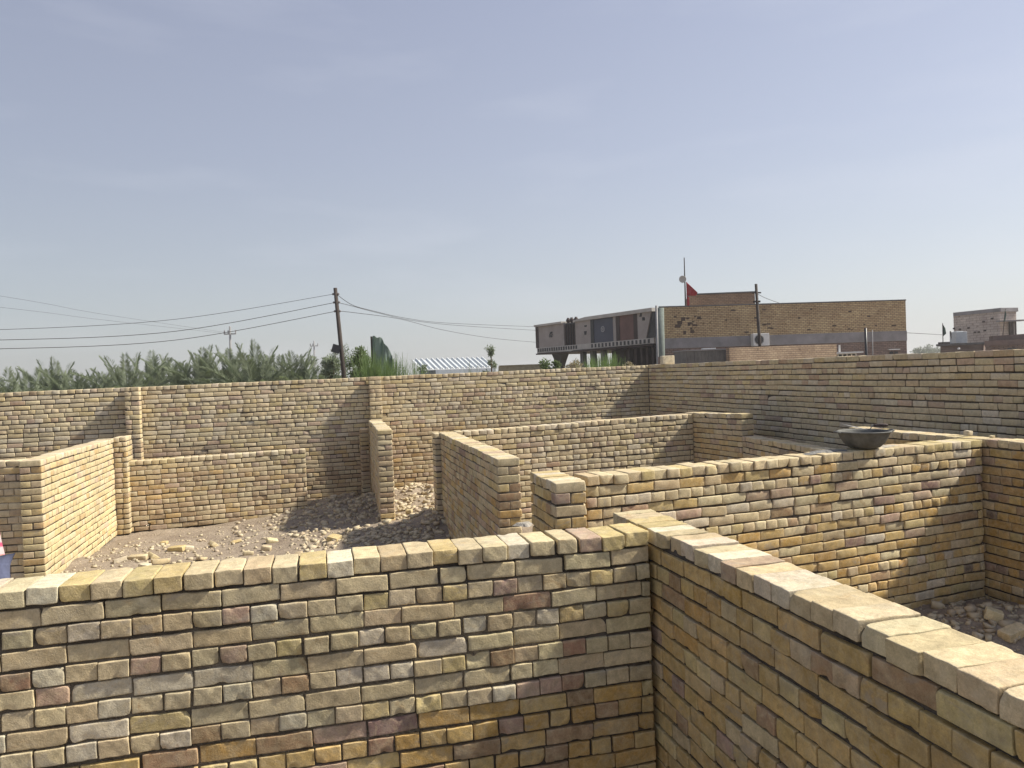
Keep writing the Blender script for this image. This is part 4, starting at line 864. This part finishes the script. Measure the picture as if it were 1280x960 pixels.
wire([(946, 367, 33), (958, 373, 35.5), (976, 379.5, 38)], .012, 'short wire from thin pole to the brick house roof')
wire([(1134, 416, 39), (1152, 417, 46), (1178.5, 418.5, 56)], .016, 'wire from the brick house to the annexe flagpole')

# ------------------------------------------------------------------ vegetation
def leafmat(name, c, var=.3):
    m = simple(name, c, .65, var, 2.5, 0, spec=.25); b = m.node_tree.nodes['Principled BSDF']; b.inputs['Subsurface Weight'].default_value = 0
    nt = m.node_tree; tr_ = N(nt, 'ShaderNodeBsdfTranslucent'); tr_.inputs[0].default_value = (c[0] * 1.4, c[1] * 1.5, c[2], 1); ms = N(nt, 'ShaderNodeMixShader'); ms.inputs[0].default_value = .25
    out = nt.nodes['Material Output']; nt.links.new(b.outputs[0], ms.inputs[1]); nt.links.new(tr_.outputs[0], ms.inputs[2]); nt.links.new(ms.outputs[0], out.inputs[0]); return m
M_PALM = leafmat('palm_leaf', (.165, .195, .13)); M_PALMT = simple('palm_trunk', (.12, .085, .055), .95, .4, 8, .8, 20)
M_SHRUB = leafmat('shrub_leaf', (.115, .155, .065)); M_REED = leafmat('reed_leaf', (.13, .19, .075)); M_DRY = leafmat('dry_twigs', (.24, .20, .14)); M_GREYG = leafmat('grey_green_leaf', (.16, .19, .13)); M_FAR = leafmat('far_leaf', (.12, .14, .10))
def palm_meshes(seed, frond_len=2.5, nf=27, trunk_h=1.2):
    rr = random.Random(seed); V_ = []; fs = []
    def quad(a, b, c, d): n = len(V_); V_.extend([tuple(a), tuple(b), tuple(c), tuple(d)]); fs.append((n, n + 1, n + 2, n + 3))
    for f in range(nf):
        az = f * 2.39996 + rr.uniform(-.3, .3); q = f / nf; el = R(86 - 76 * q ** 1.15 + rr.uniform(-8, 8)); Ln = frond_len * rr.uniform(.78, 1.12)
        h = Vector((math.cos(az), math.sin(az), 0)); p = Vector((0, 0, trunk_h)) + h * .08; n = 22; e = el; pts = []
        droop = R(rr.uniform(22, 55)) * (.35 + q)
        for i in range(n + 1):
            pts.append(p.copy()); d = h * math.cos(e) + Vector((0, 0, math.sin(e))); p = p + d * Ln / n; e -= droop / n * (i / n) * 2.0
        side0 = h.cross(Vector((0, 0, 1)))
        tw = rr.uniform(-.5, .5)
        for i in range(n):
            d = (pts[i + 1] - pts[i]).normalized(); nn = side0.cross(d).normalized(); w = .018 * (1 - .8 * i / n)
            quad(pts[i] - side0 * w, pts[i] + side0 * w, pts[i + 1] + side0 * w * .9, pts[i + 1] - side0 * w * .9)
            if i < 3: continue
            t = i / n; ll = .50 * max(.05, math.sin(min(.98, t * .9 + .1) * math.pi)) ** .55 * rr.uniform(.8, 1.1) + .05
            for sgn in (-1, 1):
                for sub in (0, .25, .5, .75):
                    b0 = pts[i] + (pts[i + 1] - pts[i]) * sub; lift = rr.uniform(.05, .55)
                    ld = (d * rr.uniform(.75, 1.1) + side0 * sgn * rr.uniform(.5, .9) + nn * lift + side0 * tw * .2).normalized()
                    tip = b0 + ld * ll - Vector((0, 0, .10 * ll)); wv = (d * .6 + nn * .5).normalized() * .021
                    mid = b0 + ld * ll * .5; quad(b0 - wv * .6, mid - wv, tip, mid + wv)
    crown = bpy.data.meshes.new('crown'); crown.from_pydata(V_, [], fs); crown.materials.append(M_PALM)
    mb = MB(); pts = []; rs = []
    for k in range(int(trunk_h / .06) + 1): pts += [(0, 0, k * .06), (0, 0, k * .06 + .045)]; rs += [.19 + .02 * (k % 2), .23]
    mb.tube(pts, rs, 12); tm = bpy.data.meshes.new('trunk'); tm.from_pydata(mb.v, [], mb.f); tm.materials.append(M_PALMT)
    return crown, tm
protos = [palm_meshes(31, 2.5), palm_meshes(47, 2.7, 25), palm_meshes(59, 2.3, 29), palm_meshes(83, 2.6, 24)]
ordn = ['leftmost', 'second', 'third', 'fourth', 'fifth', 'sixth', 'seventh', 'eighth', 'ninth', 'tenth', 'eleventh', 'twelfth', 'thirteenth', 'fourteenth', 'fifteenth']
pl = [(4, 463), (36, 461), (66, 454), (100, 455), (128, 461), (158, 443), (190, 446), (222, 441), (252, 434), (285, 433), (317, 434), (345, 438), (371, 438), (399, 446)]
rp = random.Random(21)
for i, (u, v) in enumerate(pl):
    Y = rp.uniform(31, 37); top = at(u, v, Y); cr, tm = protos[i % 4]; Hh = {0: 3.7, 1: 3.9, 2: 3.45, 3: 3.8}[i % 4]
    sc = .92 + .12 * rp.random()
    lab = ('%s date palm from the left, young grey-green crown behind the back wall' % ordn[i]) if i else 'leftmost young date palm, at the left edge behind the back wall'
    p = empty('date_palm', (top.x, top.y, top.z - Hh * sc), rp.uniform(0, 6.28), lab, 'palm tree', 'young date palms behind the back wall'); p.scale = (sc, sc, sc)
    for nm, me in (('crown', cr), ('trunk', tm)): c = bpy.data.objects.new(nm, me); col.objects.link(c); c.parent = p
def leaves_cloud(V_, fs, centres, n, size, rr, elong=2.2):
    for k in range(n):
        cx, cy, cz, r = centres[rr.randrange(len(centres))]
        while True:
            x, y, z = rr.uniform(-1, 1), rr.uniform(-1, 1), rr.uniform(-1, 1)
            if .15 < x * x + y * y + z * z < 1: break
        p = Vector((cx + x * r, cy + y * r, cz + z * r * .9)); s = size * rr.uniform(.6, 1.4)
        a = Vector((rr.gauss(0, 1), rr.gauss(0, 1), rr.gauss(.3, 1))).normalized(); b = a.cross(Vector((rr.gauss(0, 1), rr.gauss(0, 1), rr.gauss(0, 1)))).normalized()
        m = len(V_); V_.extend([tuple(p), tuple(p + a * s * elong * .5 + b * s * .4), tuple(p + a * s * elong), tuple(p + a * s * elong * .5 - b * s * .4)]); fs.append((m, m + 1, m + 2, m + 3))
def shrub(name, u, vtop, wpx, Y, mat, label, cat, style, seed, dens=1.0, group=None, base=0.0):
    rr = random.Random(seed); t = at(u, vtop, Y); W = wpx * Y / F / 2; Hh = t.z - base; o = empty(name, (t.x, t.y, base), 0, label, cat, group); V_ = []; fs = []
    if style == 'blade':
        for k in range(int(420 * dens)):
            x = rr.gauss(0, .38) * W; y = rr.gauss(0, .35) * W; az = rr.uniform(0, 6.28); ln = Hh * rr.uniform(.6, 1.02); lean = rr.uniform(.02, .45) * (W / Hh + .35); p = Vector((x * .6, y * .6, 0)); w = .018 * rr.uniform(.7, 1.5); h = Vector((math.cos(az), math.sin(az), 0)) ; sd_ = h.cross(Vector((0, 0, 1)))
            prev = None
            for i in range(7):
                tt = i / 6; c = p + h * (lean * tt ** 2 * ln) + Vector((0, 0, ln * (tt - .14 * tt ** 3 * lean * 3))); ww = w * (1 - tt * .85); a_, b_ = c - sd_ * ww, c + sd_ * ww
                if prev: m = len(V_); V_.extend([tuple(prev[0]), tuple(prev[1]), tuple(b_), tuple(a_)]); fs.append((m, m + 1, m + 2, m + 3))
                prev = (a_, b_)
    else:
        cs = []
        for k in range(int(18 * max(.8, dens))): z = Hh * rr.uniform(.5, .95); f = 1 - max(0, (z / Hh - .6)) * 1.3; cs.append((rr.uniform(-1, 1) * W * f * .8, rr.uniform(-.6, .6) * W, z - .1, rr.uniform(.22, .55) * min(W, .9)))
        leaves_cloud(V_, fs, cs, int(3600 * dens), .05 if style == 'leaf' else .035, rr, 2.2 if style == 'leaf' else 3.2)
        mb = MB()
        for c in cs: mb.tube([(c[0] * .15, c[1] * .15, 0), (c[0] * .6, c[1] * .6, c[2] * .55), (c[0], c[1], c[2] + c[3] * .5)], [.03, .018, .006], 5)
        mb.build('stems', M_PALMT, o, local=True)
    me = bpy.data.meshes.new('foliage'); me.from_pydata(V_, [], fs); link_mesh('foliage', me, o, [mat], local=True); return o
shrub('shrub', 446, 430, 40, 26, M_SHRUB, 'leafy green shrub directly right of the leaning pole', 'shrub', 'leaf', 1, 1.6)
shrub('shrub', 412, 441, 34, 27, M_GREYG, 'grey-green shrub just left of the leaning pole', 'shrub', 'leaf', 2, 1.0)
shrub('shrub', 430, 425, 46, 29, M_GREYG, 'thin twiggy bush behind the leaning pole', 'shrub', 'twig', 3, .35)
shrub('reed_clump', 462, 434, 44, 23.5, M_REED, 'green reed clump left of the green cloth', 'reeds', 'blade', 4, 2.0)
shrub('reed_clump', 490, 440, 60, 23.5, M_REED, 'green reed clump right of the green cloth', 'reeds', 'blade', 5, 2.2)
shrub('reed_clump', 520, 449, 30, 25, M_REED, 'low reeds before the left end of the tin roof', 'reeds', 'blade', 6, .6)
shrub('shrub', 535, 451, 40, 26.5, M_GREYG, 'low grey-green bush under the tin roof', 'shrub', 'leaf', 7, .5)
shrub('sapling', 613, 424, 24, 28, M_GREYG, 'sparse sapling at the right end of the tin roof', 'tree', 'twig', 8, .55)
shrub('reed_clump', 590, 451, 30, 26, M_GREYG, 'thin reeds before the middle of the tin roof', 'reeds', 'blade', 9, .22)
shrub('shrub', 688, 446, 34, 27, M_SHRUB, 'small green bush before the tapered column', 'shrub', 'leaf', 10, .7)
shrub('dry_bush', 712, 449, 36, 26, M_DRY, 'dry brownish bush under the overhanging floor', 'bush', 'twig', 11, .8)
shrub('reed_clump', 743, 440, 32, 22, M_REED, 'bright green tall grass tuft, left one before the panelled house', 'grass tuft', 'blade', 12, 1.8)
shrub('reed_clump', 764, 439, 30, 22.5, M_REED, 'bright green tall grass tuft, right one before the panelled house', 'grass tuft', 'blade', 13, 1.8)
shrub('dry_bush', 790, 448, 36, 23, M_DRY, 'grey dry weeds before the right end of the panelled house', 'bush', 'twig', 14, .5)
# undergrowth hedge between palms: too many stems to count
rr = random.Random(5); V_ = []; fs = []
for x0 in np.arange(-24, -1, .42):
    Y = rr.uniform(27, 34); zt_ = 2.32 + .15 * math.sin(x0 * 1.7) + rr.uniform(-.2, .15)
    leaves_cloud(V_, fs, [(x0, Y, zt_ - .35, .45), (x0 + .3, Y + .4, zt_ - .8, .6)], 130, .07, rr, 3.0)
me = bpy.data.meshes.new('undergrowth'); me.from_pydata(V_, [], fs); tag(link_mesh('undergrowth', me, None, [M_GREYG]), 'tangled grey-green undergrowth between the palms', 'undergrowth', kind='stuff')
# green cloth on a post
gt = empty('green_cloth', (at(466, 470, 25).x, 25, 0), 0, 'dark green net cloth hung from a post among the reeds', 'cloth')
mb = MB(); pz = at(466, 420.5, 25); mb.tube([(0, 0, 0), (0, 0, pz.z)], .03, 8); mb.build('post', M_POLE, gt, local=True)
M_NET = leafmat('green_net', (.24, .31, .27))
V_ = []; fs = []; nu, nv = 14, 14
for j in range(nv + 1):
    for i in range(nu + 1):
        s = i / nu; t = j / nv; topz = (at(466, 421, 25).z) * (1 - s) + at(494, 452, 25).z * s + .30 * math.sin(s * math.pi) ; z = topz * (1 - t) + 1.3 * t
        V_.append((s * .76 + .02, (.09 * math.sin(s * 17 + t * 2.5) + .06 * math.sin(s * 31 - t * 4)) * (.3 + s) - .2 * s, z + .04 * math.sin(s * 19)))
w = nu + 1; n = len(V_); V_ += [(x, y + .006, z) for x, y, z in V_]
for j in range(nv):
    for i in range(nu): q = j * w + i; fs += [(q, q + 1, q + w + 1, q + w), (q + n, q + n + w, q + n + w + 1, q + n + 1)]
me = bpy.data.meshes.new('net'); me.from_pydata(V_, [], fs); me.polygons.foreach_set('use_smooth', [True] * len(fs)); link_mesh('net', me, gt, [M_NET], local=True)
# far trees
for i, (u, vt, w) in enumerate(((1147, 434, 22), (1159, 430.5, 20), (1171, 433, 22))):
    rr = random.Random(100 + i); Y = 240 + 20 * i; t = at(u, vt, Y); W = w * Y / F / 2; o = empty('distant_tree', (t.x, t.y, 0), 0, ['leftmost of the three hazy tree crowns right of the brick house', 'middle and highest of the three hazy tree crowns on the horizon', 'rightmost of the three hazy tree crowns, beside the annexe'][i], 'tree'); V_ = []; fs = []
    cs = [(rr.uniform(-1, 1) * W * .7, rr.uniform(-1, 1) * W * .5, t.z * rr.uniform(.55, .85), W * rr.uniform(.25, .42)) for _ in range(12)] + [(0, 0, t.z - W * .35, W * .35)]
    leaves_cloud(V_, fs, cs, 900, .30, rr, 2); me = bpy.data.meshes.new('crown'); me.from_pydata(V_, [], fs); link_mesh('crown', me, o, [M_FAR], local=True)
    mb = MB(); mb.tube([(0, 0, 0), (.1, 0, t.z * .4), (0, 0, t.z * .7)], [.3, .22, .1], 8); mb.build('trunk', M_PALMT, o, local=True)

# ------------------------------------------------------------------ person behind the front wall at the left edge
def skin_body(name, joints, bones, mat, parent, sub=2, root=0):
    me = bpy.data.meshes.new(name); me.from_pydata([j[0] for j in joints], bones, []); o = bpy.data.objects.new(name, me); col.objects.link(o); o.parent = parent
    md = o.modifiers.new('skin', 'SKIN'); md.use_smooth_shade = True
    for i, j in enumerate(joints): v = me.skin_vertices[0].data[i]; v.radius = (j[1], j[2]); v.use_root = (i == root)
    if sub: s = o.modifiers.new('sub', 'SUBSURF'); s.levels = sub; s.render_levels = sub
    dg = bpy.context.evaluated_depsgraph_get(); m2 = bpy.data.meshes.new_from_object(o.evaluated_get(dg)); o.modifiers.clear(); o.data = m2; m2.materials.append(mat)
    m2.polygons.foreach_set('use_smooth', [True] * len(m2.polygons)); return o
M_SKIN = simple('skin', (.33, .19, .12), .6, .08, 5, .05); M_HAIR = simple('hair', (.02, .016, .013), .7, .3, 30, .4, 80); M_JEANS = simple('blue_jeans', (.075, .085, .14), .9, .3, 14, .4, 60); M_SHOE = simple('shoe', (.05, .04, .035), .7)
m, nt, b = newmat('striped_shirt'); tc = N(nt, 'ShaderNodeTexCoord'); sp = N(nt, 'ShaderNodeSeparateXYZ'); nt.links.new(tc.outputs['Object'], sp.inputs[0]); mt_ = N(nt, 'ShaderNodeMath', operation='PINGPONG'); mt_.inputs[1].default_value = .055; nt.links.new(sp.outputs[2], mt_.inputs[0])
cr_ = N(nt, 'ShaderNodeValToRGB'); cr_.color_ramp.interpolation = 'LINEAR'; e = cr_.color_ramp.elements; e[0].position = .22; e[0].color = (.42, .06, .13, 1); e[1].position = .5; e[1].color = (.52, .38, .38, 1)
ml = N(nt, 'ShaderNodeMath', operation='MULTIPLY'); ml.inputs[1].default_value = 18.0; nt.links.new(mt_.outputs[0], ml.inputs[0]); nt.links.new(ml.outputs[0], cr_.inputs[0]); nt.links.new(cr_.outputs[0], b.inputs['Base Color']); b.inputs['Roughness'].default_value = .9; M_SHIRT = m
pp = at(-2, 690, 6.4); px, py = pp.x - .05, 6.4
pe = empty('person', (px + .065, py, float(gz(px, py))), R(-35), 'person in pink striped shirt and blue jeans, cut by the left edge', 'person')
pe.rotation_euler = (0, R(-14), R(-35))
J = [((0, 0, .93), .135, .11), ((0, .0, 1.05), .13, .10), ((-.01, -.02, 1.25), .155, .11), ((-.02, -.03, 1.40), .16, .10), ((-.02, -.03, 1.50), .055, .055), ((-.02, -.05, 1.58), .07, .08), ((-.02, -.06, 1.66), .078, .092), ((-.02, -.05, 1.73), .055, .07),
     ((-.10, 0, .88), .09, .09), ((-.12, -.06, .48), .062, .062), ((-.13, .0, .09), .042, .045), ((-.14, -.13, .04), .04, .028),
     ((.11, 0, .88), .09, .09), ((.24, -.04, .50), .062, .062), ((.25, .08, .09), .042, .045), ((.27, -.05, .04), .04, .028),
     ((-.20, -.02, 1.42), .055, .055), ((-.27, .03, 1.14), .042, .042), ((-.28, -.08, .90), .03, .03), ((-.28, -.12, .83), .036, .016),
     ((.17, -.03, 1.42), .055, .055), ((.09, -.15, 1.20), .042, .042), ((-.05, -.21, 1.10), .03, .03), ((-.11, -.21, 1.09), .036, .016)]
Bn = [(0, 1), (1, 2), (2, 3), (3, 4), (4, 5), (5, 6), (6, 7), (0, 8), (8, 9), (9, 10), (10, 11), (0, 12), (12, 13), (13, 14), (14, 15), (3, 16), (16, 17), (17, 18), (18, 19), (3, 20), (20, 21), (21, 22), (22, 23)]
for hand, el_, sx in ((19, 18, -1), (23, 22, 1)):
    hpt = Vector(J[hand][0]); dirn = (hpt - Vector(J[el_][0])).normalized(); sdv = dirn.cross(Vector((sx, 0, 0))).normalized()
    for k, (off, ln) in enumerate(((-.026, .065), (-.009, .075), (.009, .07), (.026, .055))):
        a = hpt + dirn * .02 + sdv * off; b_ = a + dirn * ln * .5; c = b_ + (dirn * .8 + Vector((-sx * .5, 0, 0))).normalized() * ln * .5
        i0 = len(J); J += [(tuple(a), .009, .009), (tuple(b_), .0085, .0085), (tuple(c), .0065, .0065)]; Bn += [(hand, i0), (i0, i0 + 1), (i0 + 1, i0 + 2)]
    i0 = len(J); a = hpt - dirn * .02 - sdv * .032; J += [(tuple(a), .011, .011), (tuple(a + (dirn - sdv * .7).normalized() * .045), .009, .009)]; Bn += [(hand, i0), (i0, i0 + 1)]
skin_body('body', J, Bn, M_SKIN, pe)
skin_body('shirt', [((0, 0, .93), .17, .135), ((0, 0, 1.02), .155, .12), ((-.01, -.02, 1.25), .175, .125), ((-.02, -.03, 1.40), .17, .11), ((-.02, -.03, 1.47), .075, .07), ((-.20, -.02, 1.42), .072, .072), ((-.245, .015, 1.24), .062, .062), ((.17, -.03, 1.42), .072, .072), ((.12, -.10, 1.27), .062, .062)], [(0, 1), (1, 2), (2, 3), (3, 4), (3, 5), (5, 6), (3, 7), (7, 8)], M_SHIRT, pe)
skin_body('jeans', [((0, 0, 1.06), .148, .12), ((-.10, 0, .86), .108, .108), ((-.12, -.06, .48), .08, .08), ((-.13, .0, .10), .07, .07), ((.11, 0, .86), .108, .108), ((.24, -.04, .50), .08, .08), ((.25, .08, .10), .07, .07)], [(0, 1), (1, 2), (2, 3), (0, 4), (4, 5), (5, 6)], M_JEANS, pe)
for x, y, a in ((-.14, -.06, 0), (.265, .02, .15)):
    mb = MB(); mb.lathe([(0, 0), (.055, 0), (.06, .03), (.05, .07), (.035, .10), (0, .105)], (x, y, 0), 16, sy=2.1); mb.build('shoe', M_SHOE, pe, smooth=True, local=True)
mb = MB(); mb.lathe([(.10, -.10), (.108, -.02), (.10, .05), (.07, .10), (0, .125)], (-.02, -.035, 1.67), 20, sy=1.12)
mb.v = [(x, y + (.03 if z < 1.62 else .012), z) for x, y, z in mb.v]; mb.build('hair', M_HAIR, pe, smooth=True, local=True)
mb = MB()
for sx in (-1, 1): mb.lathe([(0, -.010), (.011, 0), (0, .010)], (-.02 + sx * .032, -.148, 1.665), 10)
mb.build_each('eye', M_WHITE, pe, smooth=True, local=True); mb = MB(); mb.prism([(-.035, -.150, 1.665), (-.005, -.150, 1.665), (-.003, -.155, 1.625), (-.037, -.155, 1.625)], (0, -.022, -.004)); mb.build('nose', M_SKIN, pe, local=True, bevel=.004)
mb = MB(); mb.box((-.02, -.146, 1.602), (.05, .012, .012)); mb.build('mouth', simple('lips', (.28, .12, .10), .6), pe, local=True, bevel=.003)
mb = MB()
for sx in (-1, 1): mb.lathe([(0, -.03), (.016, -.015), (.02, .01), (0, .03)], (-.02 + sx * .092, -.04, 1.65), 10)
mb.build_each('ear', M_SKIN, pe, smooth=True, local=True)

# ------------------------------------------------------------------ dusty air
mb = MB(); mb.box((0, 150, 4.6), (1300, 1300, 14.0)); hzo = mb.build('haze', []) ; hzo['kind'] = 'stuff'; hzo['label'] = 'pale dusty haze in the air'; hzo['category'] = 'haze'
hm = bpy.data.materials.new('dusty_air'); hm.use_nodes = True; hm.node_tree.nodes.clear(); pv = hm.node_tree.nodes.new('ShaderNodeVolumePrincipled'); pv.inputs['Color'].default_value = (.93, .93, .93, 1); pv.inputs['Density'].default_value = .0008; pv.inputs['Anisotropy'].default_value = .2
ho = hm.node_tree.nodes.new('ShaderNodeOutputMaterial'); hm.node_tree.links.new(pv.outputs[0], ho.inputs['Volume']); hzo.data.materials.append(hm)
